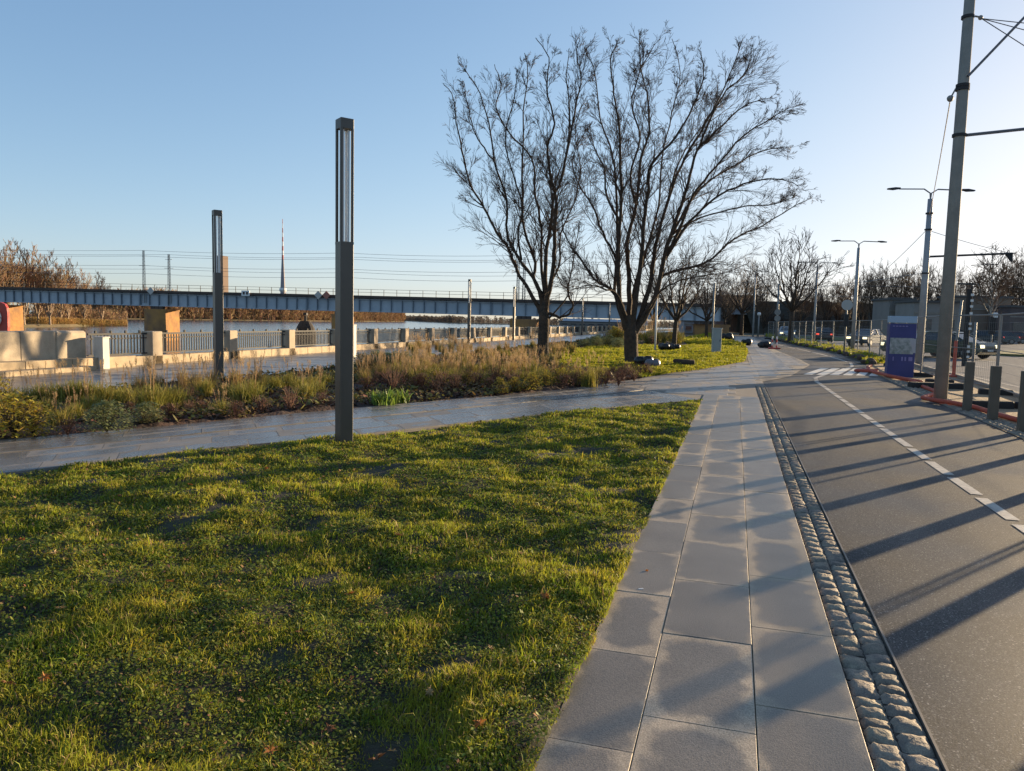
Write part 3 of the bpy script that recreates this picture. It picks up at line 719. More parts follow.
# mid-distance trees
t1 = gen_tree('bare_tree', 21, 6.9, 3.6, .1, .17, .30, 3, 8, minr=.010); t1.location = (*G(674, 346)[:2], 0); tag(t1, 'low spreading bare tree standing by the white post, behind the bigger right tree', 'tree')
t2 = gen_tree('bare_tree', 22, 9.6, 5.4, .0, .24, .33, 3, 9, minr=.016); t2.location = (4.9, 74, 0); tag(t2, 'wide bare tree at the lane edge in front of the light blue car', 'tree')
def tree_at(src, px, depth, topy, label, group=None, wide=1.0, rz=None, H0=None):
    p = AD(px, 320, depth); zt = AD(px, topy, depth).z; s_ = (zt)/H0
    return dup(src, (p.x, p.y, -.05), rng.uniform(0, 6) if rz is None else rz, (s_*wide, s_*wide, s_), label, group, 'tree')
tree_at(t1, 655, 63, 262, 'slim bare tree behind the low spreading tree, near the bed shrubs', H0=6.9, wide=.8)
tree_at(t1, 707, 80, 268, 'bare tree behind the grey cabinet', H0=6.9)
tree_at(t2, 742, 118, 262, 'bare tree far along the pavement beside the tall lamp', H0=9.6)
tree_at(t1, 725, 130, 276, 'small bare tree before the railway bridge over the street', H0=6.9)
tg = 'bare trees on the railway embankment beyond the street'
gb = gen_tree('bare_tree', 31, 12, 3.2, 0, .2, .12, 3, 9, m2=m_twig2, minr=.022, up=.4); gb.location = (*AD(880, 320, 128)[:2], 0); tag(gb, 'leafless tree in the belt behind the street and the low grey buildings', 'tree', tg)
gc = gen_tree('bare_tree', 32, 12, 2.6, 0, .18, .10, 3, 10, m2=m_twig2, minr=.02, up=.55); gc.location = (*AD(897, 320, 134)[:2], 0); tag(gc, 'leafless tree in the belt behind the street and the low grey buildings', 'tree', tg)
for i, (px, ty, dp, w_) in enumerate(((690, 292, 150, 1.2), (700, 290, 150, 1.2), (712, 284, 150, 1.2), (728, 288, 148, 1.1), (752, 272, 150, 1), (764, 282, 140, 1.1), (800, 283, 140, 1.2), (812, 278, 150, 1), (826, 284, 138, 1.2), (838, 280, 140, 1.1), (851, 276, 134, 1.1), (863, 270, 130, 1), (872, 268, 126, 1), (905, 265, 136, .9), (914, 272, 130, 1), (922, 264, 138, .8), (935, 268, 134, 1), (945, 272, 130, .9), (958, 268, 138, .8), (975, 270, 150, .9), (1002, 274, 150, 1), (1012, 258, 140, 1), (1024, 252, 138, 1.1), (1040, 250, 138, 1.1), (1060, 256, 140, 1))):
    tree_at((gb, gc)[i % 2], px, dp, ty, 'leafless tree in the belt behind the street and the low grey buildings', tg, w_, H0=12)
m_birch = mat('birch_bark', (.55, .50, .42), .8, col2=(.12, .1, .09), vscale=3)
bi = gen_tree('birch_tree', 33, 12, 2.6, 0, .13, .30, 3, 10, m1=m_birch, m2=m_twig2, minr=.022, up=.1); p = AD(991, 320, 95); bi.location = (p.x, p.y, 0); s_ = AD(991, 250, 95).z/12; bi.scale = (s_*1.1, s_*1.1, s_); tag(bi, 'tall fine-twigged birch behind the traffic signal on the right', 'tree')

# ------------------------------------------------------------------ far woods as masses
def wood(name, pts, label, hgt, n, m, seed, wdt=.25, base=WZ+.3, deep=25, nt=60):
    """pts: shoreline points; trees fill a belt behind them"""
    r = np.random.RandomState(seed); seg = [(Vector(a), Vector(b)) for a, b in zip(pts, pts[1:])]; Ls = np.array([(b-a).length for a, b in seg]); Ls = Ls/Ls.sum()
    V = []; cam2 = Vector((0, 0, 0))
    k = r.choice(len(seg), n, p=Ls); f = r.rand(n)
    pos = np.array([list(seg[i][0].lerp(seg[i][1], g).xy) for i, g in zip(k, f)])
    away = pos/np.linalg.norm(pos, axis=1)[:, None]; pos = pos+away*(r.rand(n)[:, None]**1.3*deep)
    H = hgt(f, k)*(1-.35*r.rand(n)**2)*(.75+.5*vnoise(pos[:, 0], pos[:, 1], .05, seed))
    Vs = []
    # twig slivers spread through each crown, more upright near its middle
    ci = np.repeat(np.arange(n), nt); N = len(ci); hh = H[ci]
    a = r.uniform(0, 2*np.pi, N); rr = r.rand(N)**.6; v = r.rand(N)**.75
    rad = hh*.24*np.sqrt(np.clip(1-(v-.45)**2/.36, .05, 1))*rr
    x0 = pos[ci, 0]+np.cos(a)*rad*.7; y0 = pos[ci, 1]+np.sin(a)*rad*.7; z0 = base+hh*(.04+.82*v)
    L_ = hh*r.uniform(.07, .2, N); out = r.uniform(.1, .9, N)
    x1 = x0+np.cos(a)*L_*out; y1 = y0+np.sin(a)*L_*out; z1 = z0+L_*r.uniform(.5, 1, N)
    w_ = wdt*r.uniform(.4, 1.3, N); b = r.uniform(0, 2*np.pi, N)
    V = np.zeros((N, 3, 3), np.float32)
    V[:, 0] = np.stack([x0-np.cos(b)*w_, y0-np.sin(b)*w_, z0], 1); V[:, 1] = np.stack([x0+np.cos(b)*w_, y0+np.sin(b)*w_, z0], 1); V[:, 2] = np.stack([x1, y1, z1], 1)
    # trunks
    T = np.zeros((n, 3, 3), np.float32); tw = H*.018+.1
    T[:, 0] = np.stack([pos[:, 0]-tw*away[:, 1], pos[:, 1]+tw*away[:, 0], np.full(n, base-.5)], 1); T[:, 1] = np.stack([pos[:, 0]+tw*away[:, 1], pos[:, 1]-tw*away[:, 0], np.full(n, base-.5)], 1); T[:, 2] = np.stack([pos[:, 0], pos[:, 1], base+H*.9], 1)
    A_ = np.concatenate([V, T]).reshape(-1, 3); nf = N+n
    o = npmesh(name, A_, np.arange(nf*3), np.arange(nf)*3, m); return tag(o, label, 'wood', kind='stuff')
m_wood = mat('far_twigs', (.30, .19, .10), .95, col2=(.21, .135, .08), vscale=.06, island=.5, trans=.25)
m_wood2 = mat('grey_far_twigs', (.16, .125, .095), .95, col2=(.12, .10, .085), vscale=.02, island=.4, trans=.2)
m_reed = mat('reeds', (.42, .26, .09), .9, col2=(.28, .19, .07), vscale=.2, island=.4, trans=.3)
m_bank = mat('far_bank_soil', (.14, .10, .055), .95, col2=(.10, .085, .04), vscale=.1, bump=.3, bscale=.6)
def bank(name, shore, deep=400, z=WZ+.7):
    s0 = [Vector(p) for p in shore]; q = MB(); n_ = len(s0); V = []
    for p in s0: V.append((p.x, p.y, WZ-.4))
    for p in s0: d = p.xy.normalized(); V.append((p.x+d.x*3, p.y+d.y*3, z))
    for p in s0: d = p.xy.normalized(); V.append((p.x+d.x*deep, p.y+d.y*deep, z+1.5))
    q.add(V, [(r_*n_+i, r_*n_+i+1, (r_+1)*n_+i+1, (r_+1)*n_+i) for r_ in range(2) for i in range(n_-1)])
    return tag(q.build(name, m_bank), kind='structure')
GW = lambda px, dy: G(px, HOR+ROLL*(px-CX)+dy, WZ)
s1 = [GW(-140, 20), GW(-40, 19), GW(20, 19), GW(70, 17.0), GW(100, 15.5), GW(128, 14.5)]
bank('left_bank', s1, 250)
s1b = [GW(-140, 19.5), GW(-40, 18.5), GW(60, 16.5), GW(90, 15), GW(126, 14.2)]
wood('undergrowth', s1b, 'brown bare undergrowth and young trees on the left bank beyond the bridge', lambda f, k: 5.5+0*f, 420, m_wood, 41, .16, deep=70, nt=70)
wood('reed_bed', [GW(-100, 19.5), GW(50, 17.5), GW(90, 16), GW(127, 14.9)], 'golden reeds along the water of the left bank', lambda f, k: 2.3+0*f, 900, m_reed, 42, .10, deep=8, nt=30)
s2 = [GW(40, 8.8), GW(128, 8.4), GW(200, 7.6), GW(290, 6.6), GW(350, 5.6), GW(404, 4.6)]
bank('middle_bank', s2, 600)
wood('far_wood', s2, 'brown leafless wood along the far left shore beneath the bridge', lambda f, k: np.where(k < 2, 19-0*f, np.where(k < 3, 17.5, np.where(k < 4, 17, 15))), 1700, m_wood, 43, .38, deep=90, nt=60)
s3 = [GW(320, 3.0), GW(400, 3.6), GW(460, 5.2), GW(520, 5.2), GW(600, 5.0), GW(720, 4.6)]
bank('distant_bank', s3, 1200)
wood('distant_wood', s3, 'thin grey line of distant trees across the river', lambda f, k: np.where(k < 1, 10-0*f, 7.5), 1500, m_wood2, 44, .55, deep=160, nt=40)
lb = gen_tree('poplar_tree', 35, 20, 4.2, 0, .35, .10, 3, 11, m1=mat('pale_bark', (.30, .22, .15), .9), m2=m_wood, minr=.05, up=.55)
lbs = [(8, 196, 247), (-14, 190, 240), (24, 204, 248), (38, 215, 252), (50, 210, 257), (68, 235, 263), (84, 245, 273), (102, 255, 276), (-34, 200, 242), (-60, 195, 238), (0, 215, 262), (60, 225, 268)]
for i, (px, dp, ty) in enumerate(lbs):
    p = AD(px, 320, dp); H = AD(px, ty, dp).z-WZ-.8
    o = lb if i == 0 else dup(lb, (0, 0, 0))
    o.location = (p.x, p.y, WZ+.8); o.scale = (H/20*.95, H/20*.95, H/20); o.rotation_euler.z = i*1.3; tag(o, 'tall upswept leafless tree in the group at the left end of the river bank', 'tree', 'leafless trees on the left river bank')

# ================================================================== RAILWAY BRIDGE
m_gird = mat('bridge_paint', (.40, .44, .48), .6, col2=(.32, .36, .40), vscale=.5)
m_rust = mat('bridge_deck', (.085, .06, .048), .85, var=.3, vscale=.5)
m_pier = mat('pier_masonry', (.40, .20, .06), .9, col2=(.22, .12, .06), vscale=.5, bump=.1, bscale=1.2)
bA, bB = AD(-150, 300, 145), AD(720, 320, 113.5)
ext = (bB-bA); bdir = Vector((ext.x, ext.y, 0)); BL = bdir.length; bdir.normalize(); bn = Vector((-bdir.y, bdir.x, 0))
bridge = thing('railway_bridge', 'long grey-blue steel girder railway bridge crossing the river', 'bridge', (bA.x, bA.y, 0), math.atan2(bdir.y, bdir.x))
def bz(px, dtop): return AD(px, HOR+ROLL*(px-CX)-dtop, 0)
zt0, zb0 = 1.6+22.3*140/750, 1.6+7.2*140/750      # top/bottom of girder at left
zt1, zb1 = 1.6+19.0*117/750, 1.6+2.6*117/750
fz = lambda u_, a, b: a+(b-a)*u_
x1 = BL
def slope_box(q, x0, x1, y0, y1, z0a, z0b, z1a, z1b):   # from x0 (z0a..z1a) to x1 (z0b..z1b)
    q.loft([[(x0, y0, z0a), (x0, y1, z0a), (x0, y1, z1a), (x0, y0, z1a)], [(x1, y0, z0b), (x1, y1, z0b), (x1, y1, z1b), (x1, y0, z1b)]])
q = MB(); slope_box(q, 0, BL, 0, .25, zb0, zb1, zt0-.45, zt1-.45)
slope_box(q, 0, BL, 6, 6.25, zb0, zb1, zt0-.45, zt1-.45)
slope_box(q, 0, BL, -.25, .0-.003, zb0, zb1, zb0+.14, zb1+.14); slope_box(q, 0, BL, -.25, -.003, zt0-.7, zt1-.7, zt0-.55, zt1-.55)
q.build('girder', m_gird, bridge)
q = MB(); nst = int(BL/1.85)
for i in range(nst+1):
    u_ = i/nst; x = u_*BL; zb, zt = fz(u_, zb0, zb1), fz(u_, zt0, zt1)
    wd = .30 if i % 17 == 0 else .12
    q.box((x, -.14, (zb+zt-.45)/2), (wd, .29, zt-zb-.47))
tag(q.build('web_stiffeners', mat('dark_stiffener_paint', (.16, .19, .22), .7), bridge), kind='stuff')  # stiffeners painted a darker grey-blue than the girder
q = MB(); slope_box(q, 0, BL, -.7, 6.9, zt0-.44, zt1-.44, zt0, zt1); q.build('deck', m_rust, bridge)
q = MB(); n_ = int(BL/2.2)
for i in range(n_+1):
    u_ = i/n_; q.box((u_*BL, -.62, fz(u_, zt0, zt1)+.5), (.07, .07, 1.0))
for h in (.5, .98): slope_box(q, 0, BL, -.65, -.60, zt0+h, zt1+h, zt0+h+.05, zt1+h+.05)
q.build('handrail', m_rail, bridge)
q = MB(); n_ = int(BL/2.0)
def on_bridge(px):      # distance along the bridge of a photo column
    d = ray(px, 320); a = Vector((bA.x, bA.y)); c_ = Vector((d.x, d.y)); det = c_.x*(-bdir.y)-c_.y*(-bdir.x)
    return -(c_.x*a.y-c_.y*a.x)/(c_.x*bdir.y-c_.y*bdir.x)
for px in (0, 158, 342, 524, 702):
    u_ = on_bridge(px); zb = fz(u_/BL, zb0, zb1); q = MB()
    wx, wy = (4.2, 3.0) if px != 342 else (3.0, 1.4)
    prof = [(-wx/2, -.8), (-wx/4, -1.3), (wx/4, -1.3), (wx/2, -.8), (wx/2, wy), (wx/4, wy+.7), (-wx/4, wy+.7), (-wx/2, wy)]
    if px > 690: prof = [(-1, 0), (4, 0), (4, 7), (-1, 7)][::1]
    q.loft([[(u_+a*1.06, b, WZ-1.5) for a, b in prof], [(u_+a*1.0, b, zb-.85) for a, b in prof]])
    q.loft([[(u_+a*1.05, b, zb-.847) for a, b in prof], [(u_+a*1.05, b, zb-.5) for a, b in prof]])
    q.build('pier', m_pier, bridge)
    q = MB()
    for j in (-.8, 0, .8): q.box((u_+j, 0, zb-.25), (.7, .8, .49))
    q.build('bearing', m_rust, bridge)
def bpt(px, y=0, dz=0):
    u_ = on_bridge(px); return Vector((bA.x, bA.y, fz(u_/BL, zt0, zt1)+dz))+bdir*u_+bn*y
# navigation boards
for px, nm, lb_ in ((155, 'navigation_board', 'pale diamond navigation board on the bridge above the left pier'), (321, 'navigation_board', 'pale diamond navigation board on the bridge left of the nearest lamp post'), (329, 'navigation_board', 'rust-red diamond navigation board beside the pale diamond on the bridge')):
    p = bpt(px, -1.0, -.1); q = MB(); s_ = .72
    q.loft([[(0, -.04, -s_), (s_, -.04, 0), (0, -.04, s_), (-s_, -.04, 0)][::-1], [(0, .04, -s_), (s_, .04, 0), (0, .04, s_), (-s_, .04, 0)][::-1]])
    o = q.build(nm, mat('board_paint', (.36, .13, .09) if 'red' in lb_ else (.45, .42, .38), .6)); o.location = p; o.rotation_euler.z = math.atan2(bdir.y, bdir.x); tag(o, lb_, 'sign')
p = bpt(249, -1.0, -.1); q = MB(); q.m = 0; q.box((0, 0, 0), (1.5, .1, .9)); q.m = 1; q.box((-.3, -.07, 0), (.35, .03, .45)); q.box((.3, -.07, 0), (.35, .03, .45)); o = q.build('navigation_board', [m_white, m_rust]); o.location = p; o.rotation_euler.z = math.atan2(bdir.y, bdir.x); tag(o, 'white rectangular board with two dark squares on the bridge', 'sign')
# overhead line masts and wires
mg = 'catenary masts on the railway bridge'
tops = []
for i, (px, dz, y) in enumerate(((146, 6.9, -.3), (171, 6.3, -.3), (516, 6.9, 1.0), (523.5, 6.6, -.3))):
    b = bpt(px, y); q = MB()
    for sx in (-.2, .2):
        for sy in (-.2, .2): q.bar((sx, sy, -2.2 if i < 2 else -.4), (sx*.5, sy*.5, dz), .07, .07)
    for k in range(12):
        z = dz*k/12; s_ = .2-.1*k/12; q.bar((-s_, -s_, z), (s_, -s_, z+dz/24), .04, .04); q.bar((s_, s_, z+dz/24), (-s_, s_, z+dz/12), .04, .04)
    q.bar((-.9, 0, dz*.62), (.9, 0, dz*.62), .06, .06); q.bar((-.7, 0, dz*.86), (.7, 0, dz*.86), .06, .06)
    t = thing('catenary_mast', ('lattice overhead line mast at the left pier, near side of the bridge', 'shorter lattice overhead line mast just right of the left pier mast', 'lattice overhead line mast seen through the left tree, left one', 'lattice overhead line mast seen through the left tree, right one')[i], 'mast', b, math.atan2(bdir.y, bdir.x), mg)
    q.build('mast', m_galv, t); tops.append((b, dz))
m_wire = mat('wire', (.12, .12, .13), .6)
for i, (f, y) in enumerate(((1.0, -.3), (.86, -.3), (.62, -.9), (.42, -.9), (.98, 6.4), (.6, 6.4))):
    q = MB(); P = [bpt(-140, y, 6.9*f)]; stops = [-140, 146, 345, 523, 712]
    for a, b in zip(stops, stops[1:]):
        pa, pb = bpt(a, y, 6.9*f), bpt(b, y, 6.9*f)
        for k in range(1, 9): g = k/8; p = pa.lerp(pb, g); p.z -= .5*4*g*(1-g)*.6; P.append(p)
    q.tube(P, .022, 4); tag(q.build('overhead_wire', m_wire), ('topmost', 'second', 'third', 'lowest', 'far-side top', 'far-side lower')[i]+' of the overhead wires strung along the bridge', 'wire', 'overhead wires above the bridge')
# pier protection in the river
def dolphin(px, depth, ztop, w_, label):
    p = AD(px, 320, depth); t = thing('mooring_dolphin', label, 'dolphin', (p.x, p.y, WZ)); h = ztop-WZ; q = MB()
    rings = []
    for z, r_ in ((-1, 1.15), (h*.45, 1.0), (h*.72, .85), (h, .5)):
        rings.append([(w_*r_*math.cos(a*math.pi/7), w_*.9*r_*math.sin(a*math.pi/7), z) for a in range(14)])
    q.loft(rings); q.build('timber_fender', mat('dark_timber', (.05, .042, .038), .9, var=.4, vscale=2, bump=.1, bscale=4), t)
    q = MB(); q.tube([(0, 0, h-.1), (0, 0, h+1.0)], .25, 8); q.box((0, 0, h+1.3), (.7, .7, .5), ch=.1); q.build('marker_light', m_rail, t)
dolphin(305.5, 140, AD(305, 321, 140).z, 1.9, 'dark domed timber dolphin with a light standing in the river behind the railing')
p = AD(524, 320, 119)
q = MB(); tt = thing('fender_tower', 'dark angular fender in front of the bridge pier seen left of the left tree', 'fender', (p.x, p.y, WZ)); h = AD(524, 321, 119).z-WZ
q.loft([[(-1.4, -1, -1), (1.4, -1, -1), (1.4, 1, -1), (-1.4, 1, -1)], [(-1.2, -.9, h*.72), (1.2, -.9, h*.72), (1.2, .9, h*.72), (-1.2, .9, h*.72)], [(-.3, -.4, h), (.3, -.4, h), (.3, .4, h), (-.3, .4, h)]]); q.build('fender', mat('dark_timber2', (.05, .042, .038), .9, var=.4, vscale=2), tt)
# low pale sheds across the water, under the right end of the bridge
p = AD(605, 322, 420); sh = thing('waterside_shed', 'long pale low building across the water under the right part of the bridge', 'building', (p.x, p.y, WZ+.5), -YAW*0+.3)
q = MB(); q.box((0, 0, 2.2), (46, 10, 4.4)); q.build('wall', mat('pale_cladding', (.55, .56, .58), .6, var=.2, vscale=.3), sh)
q = MB(); q.loft([[(-23.5, -5.5, 4.4), (23.5, -5.5, 4.4), (23.5, 5.5, 4.4), (-23.5, 5.5, 4.4)], [(-23, -.5, 5.8), (23, -.5, 5.8), (23, .5, 5.8), (-23, .5, 5.8)]]); q.build('roof', mat('grey_roof', (.35, .36, .38), .6), sh)
q = MB()
for i in range(14): q.box((-20+i*3, -5.05, 2.4), (1.5, .12, 1.6))
tag(q.build('window_band', mat('dark_glass', (.03, .04, .05), .15), sh))

# TV tower and tower block far away
tw = AD(283, 314, 3060); tv = thing('tv_tower', 'slender television tower with red and white mast rising behind the bridge', 'tower', (tw.x, tw.y, 0))
m_tw = mat('tower_concrete', (.28, .25, .26), .8); m_rd = mat('mast_red', (.42, .12, .10), .6)
q = MB()
for a in (0, 2.094, 4.189):
    q.tube([(26*math.cos(a+.5), 26*math.sin(a+.5), 0), (10*math.cos(a+.5), 10*math.sin(a+.5), 88)], [5, 3], 6)
q.build('legs', m_tw, tv)
q = MB(); q.tube([(0, 0, 80), (0, 0, 150), (0, 0, 222)], [11, 8, 4.5], 10); q.build('shaft', m_tw, tv)
q = MB(); q.tube([(0, 0, 93), (0, 0, 96), (0, 0, 106), (0, 0, 109)], [10, 14, 14, 10], 12); q.build('cabin', m_white, tv)
q = MB(); z = 222; i = 0
while z < 368:
    q.m = i % 2; r_ = 4.2-3.0*(z-222)/146; q.tube([(0, 0, z), (0, 0, z+18)], [r_, r_-.3], 8); z += 18; i += 1
q.build('mast', [m_rd, m_white], tv)
p = AD(222.2, 313, 1500); tb = thing('tower_block', 'tall narrow brown block far beyond the bridge beside the second lamp', 'building', (p.x, p.y, 0), -.2)
H = AD(222, 256, 1500).z; q = MB(); q.box((0, 0, H/2), (14, 20, H)); q.build('wall', mat('brown_panel', (.22, .15, .11), .8), tb)
q = MB()
for k in range(24):
    for j in range(3): q.box((-4+j*4, -10.05, 4+k*(H-6)/24), (2, .2, 1.8))
q.build('windows', mat('dark_glass2', (.05, .06, .08), .2), tb)

# ================================================================== RIVER RAILING
rail = thing('river_railing', 'stone-posted iron railing on a tan kerb wall along the river promenade', 'railing', (FX, 0, 0))
SP = 3.66; Y0 = 19.0; NP = 40
m_post = mat('railing_post_stone', (.40, .32, .23), .85, var=.25, vscale=2, bump=.004, bscale=40)
y_start = 16.4
q = MB(); y = y_start+.0
while y < Y0+SP*NP:
    l = rng.uniform(1.1, 1.3); q.box((0, y+l/2, .13), (.42, l-.008, .27), ch=.012); y += l
q.build('kerb_wall', m_stone2, rail)
def panel(y0, y1):
    q = MB(); q.box((0, (y0+y1)/2, .93), (.05, y1-y0, .05)); q.box((0, (y0+y1)/2, .34), (.04, y1-y0, .04)); q.box((0, (y0+y1)/2, .80), (.03, y1-y0, .03))
    n_ = int((y1-y0)/.118)
    for k in range(1, n_): q.box((0, y0+(y1-y0)*k/n_, .62), (.03, .03, .56))
    for k in range(4): q.box((0, y0+(y1-y0)*(k+.5)/4, .99), (.05, .05, .08))
    return q
pp = None; pn = None
for k in range(-0, NP):
    y = Y0+SP*k
    if pp is None:
        q = MB(); q.box((0, 0, .5), (.42, .44, 1.0), ch=.02); pp = q.build('stone_post', m_post, rail); pp.location.y = y
        q = panel(.23, SP-.23); pn = q.build('iron_panel', m_rail, rail); pn.location.y = y
    else:
        for s_ in (pp, pn): o = s_.copy(); COL.objects.link(o); o.parent = rail; o.location.y = y
q = panel(16.6, Y0-.23); q.build('iron_panel', m_rail, rail)
# stone wall at the left end of the railing, with stepped base
sw = thing('stone_wall', 'pale sandstone parapet wall of big blocks at the left end of the railing', 'wall', (FX, 0, 0))
q = MB(); ys = [6.0, 7.9, 9.8, 11.6, 13.1, 14.35, 15.35, 16.35]
for a, b in zip(ys, ys[1:]): q.box((0, (a+b)/2, .68), (.5, b-a-.006, .72), ch=.05 if b == ys[-1] else .012)
q.build('coping_block', m_stone, sw)
q = MB(); y = 6
while y < 17.4:
    l = rng.uniform(.9, 1.4); q.box((.25, y+l/2, .16), (.7, l-.008, .32), ch=.012); y += l
q.build('base_course', m_stone2, sw)
q = MB(); y = 5.5
while y < 15.2:
    l = rng.uniform(.9, 1.4); q.box((.75, y+l/2, .06), (.5, l-.008, .14), ch=.012); y += l
q.build('step_course', m_stone2, sw)
# stone markers in front of the railing
for px, py, h, w_, l in ((103, 369, .86, .36, 'short white stone marker pillar standing before the left end of the railing'), (356.5, 357, 1.24, .34, 'taller white stone marker pillar partly behind the nearest lamp post')):
    p = G(px-5 if px > 300 else px-1, py); q = MB(); q.box((0, 0, h/2), (w_*.9, w_*.7, h), ch=.015, taper=.97); q.box((0, 0, h+.012), (w_*.96, w_*.76, .03), ch=.006)
    o = q.build('stone_marker', mat('white_stone', (.62, .58, .50), .75, var=.15, vscale=4, bump=.003, bscale=50)); o.location = p; tag(o, l, 'bollard')
# lifebuoy board
p = AD(-9, 337, 19.5); lbd = thing('lifebuoy_stand', 'red lifebuoy board on a post with a white ring, at the left edge', 'lifebuoy', (p.x, p.y, 0), R(20)); zb = p.z
q = MB()
ring = []
for k in range(32):
    a = k*2*math.pi/32; n4 = (abs(math.cos(a))**5+abs(math.sin(a))**5)**(-.2); ring.append((.46*math.cos(a)*n4, .46*math.sin(a)*n4))
q.loft([[(x, -.05, zb+.46+z) for x, z in ring], [(x, .05, zb+.46+z) for x, z in ring]]); q.build('board', m_red, lbd)
q = MB(); q.tube([(.25*math.cos(a*math.pi/12), -.08, zb+.5+.25*math.sin(a*math.pi/12)) for a in range(25)], .075, 8); q.build('lifebuoy', m_white, lbd)
q = MB(); q.tube([(0, .08, -.05), (0, .08, zb+.7)], .035, 8); q.build('post', m_galv, lbd)
q = MB(); q.sphere((.30, -.06, zb+.14), .03); q.build('bolt', m_rail, lbd)

# ================================================================== LAMP POSTS
m_tube = mat('lamp_diffuser', (.78, .78, .76), .35)
def lamp(loc, label, group, wd=.205, H=4.05, head=1.49, rz=0):
    t = thing('lamp_post', label, 'lamp', loc, rz, group)
    q = MB(); q.box((0, 0, (H-head)/2), (wd, wd, H-head), ch=.006); q.build('post', m_dark, t)
    q = MB(); q.box((0, 0, -.01), (wd+.05, wd+.05, .03), ch=.005); q.build('base_plate', m_rail, t)
    q = MB(); e = wd/2-.016
    for sx in (-1, 1):
        for sy in (-1, 1): q.box((sx*e, sy*e, H-head/2-.05), (.03, .03, head-.1), ch=.003)
    q.box((0, 0, H-head+.01), (wd, wd, .03)); q.build('head_frame', m_dark, t)
    q = MB(); q.box((0, 0, H-.05), (wd, wd, .12), ch=.006); q.build('cap', m_dark, t)
    q = MB(); q.box((wd/2, 0, .62), (.004, wd*.62, .34)); q.box((0, -wd/2, .62), (wd*.62, .004, .34)); q.build('access_door', m_dark, t)
    q = MB(); e2 = wd/2-.052
    for sx in (-1, 1):
        for sy in (-1, 1): q.box((sx*e2, sy*e2, H-head/2-.05), (.024, .024, head-.14))
    q.build('light_tube', m_tube, t)
    return t
lg = 'lantern-topped square lamp posts'
p = G(344, 443); L0 = lamp((p.x, p.y, 0), 'tall square lamp post with slotted light head standing on the near lawn edge', None, .172, H=3.97, rz=R(-38))
p = G(219, 377); lp = dup(L0, (p.x, p.y, 0), R(-36), (1.16, 1.16, 1.035), 'square lamp post rising from the planting bed at the left')
for px, l in ((466, 'square lamp post on the promenade left of the left tree'), (514, 'square lamp post on the promenade closest to the left tree, on its left side')):
    p = G(px, 343 if px == 466 else 340); dup(L0, (-16.7, 46.3 if px == 466 else 56.6, 0), 0, (1, 1, 1.04), l)
for y, l in ((84, 'small far lamp post seen beside the bent low branch of the left tree'), (103, 'small far lamp post in the gap between the two big trees'), ):
    dup(L0, (-16.7, y, 0), 0, (1, 1, 1.04), l)

# ================================================================== RIGHT SIDE POLES
m_poleconc = mat('pole_concrete', (.27, .25, .215), .8, var=.2, vscale=3, bump=.004, bscale=50, spk=(140, .2))
big = thing('tram_pole', 'thick tapered concrete pole carrying span wires at the right', 'pole', (4.38, 18.43, 0))
q = MB(); q.tube([(0, 0, -.2), (0, 0, 4.6), (.02, 0, 10.5)], [.138, .120, .094], 20); q.build('shaft', m_poleconc, big, True)
def band(z, r_): q = MB(); q.tube([(0, 0, z-.03), (0, 0, z+.03)], r_, 16); q.build('clamp_band', m_rail, big)
for z, r_ in ((8.15, .125), (6.75, .135), (6.68, .136), (5.72, .14)): band(z, r_)
q = MB(); q.tube([(.13, 0, 8.16), (.2, 0, 8.14), (.26, 0, 8.1)], .02, 6); q.sphere((.24, 0, 8.12), .05); q.build('hook', m_galv, big)
q = MB(); q.sphere((-.22, 0, 6.5), .07); q.tube([(-.13, 0, 6.7), (-.22, 0, 6.5)], .018, 6); q.build('insulator', m_galv, big)
bp_ = Vector((4.38, 18.43, 0))
def wire(a, b, r_, label, sag=0, m=None, group='span wires at the concrete pole', name='span_wire', k=5):
    a, b = Vector(a), Vector(b); P = []
    for i in range(13): g = i/12; p = a.lerp(b, g); p.z -= sag*4*g*(1-g); P.append(p)
    q = MB(); q.tube(P, r_, k); return tag(q.build(name, m or m_wire), label, 'wire', group)
hk = bp_+Vector((.26, 0, 8.1))
wire(hk, AD(1100, 31, 17.2), .010, 'upper span wire running right from the pole hook')
wire(hk, AD(1100, 50, 17.6), .010, 'middle span wire running right from the pole hook')
wire(hk, AD(1100, 94, 17.0), .010, 'lower span wire falling right from the pole hook')
wire(bp_+Vector((.05, -.14, 6.9)), AD(1100, -62, 16.6), .028, 'thick brace rising to the right from the middle of the concrete pole', name='brace_rod', group=None)
wire(bp_+Vector((.14, 0, 5.72)), AD(1130, 118, 16.9), .035, 'dark horizontal bracket arm leaving the concrete pole to the right', name='bracket_arm', group=None)
P2 = Vector((7.9, 37.2, 0))
wire(bp_+Vector((-.22, 0, 6.45)), P2+Vector((0, 0, 6.6)), .012, 'wire dropping from the concrete pole insulator to the double-arm lamp', .15)
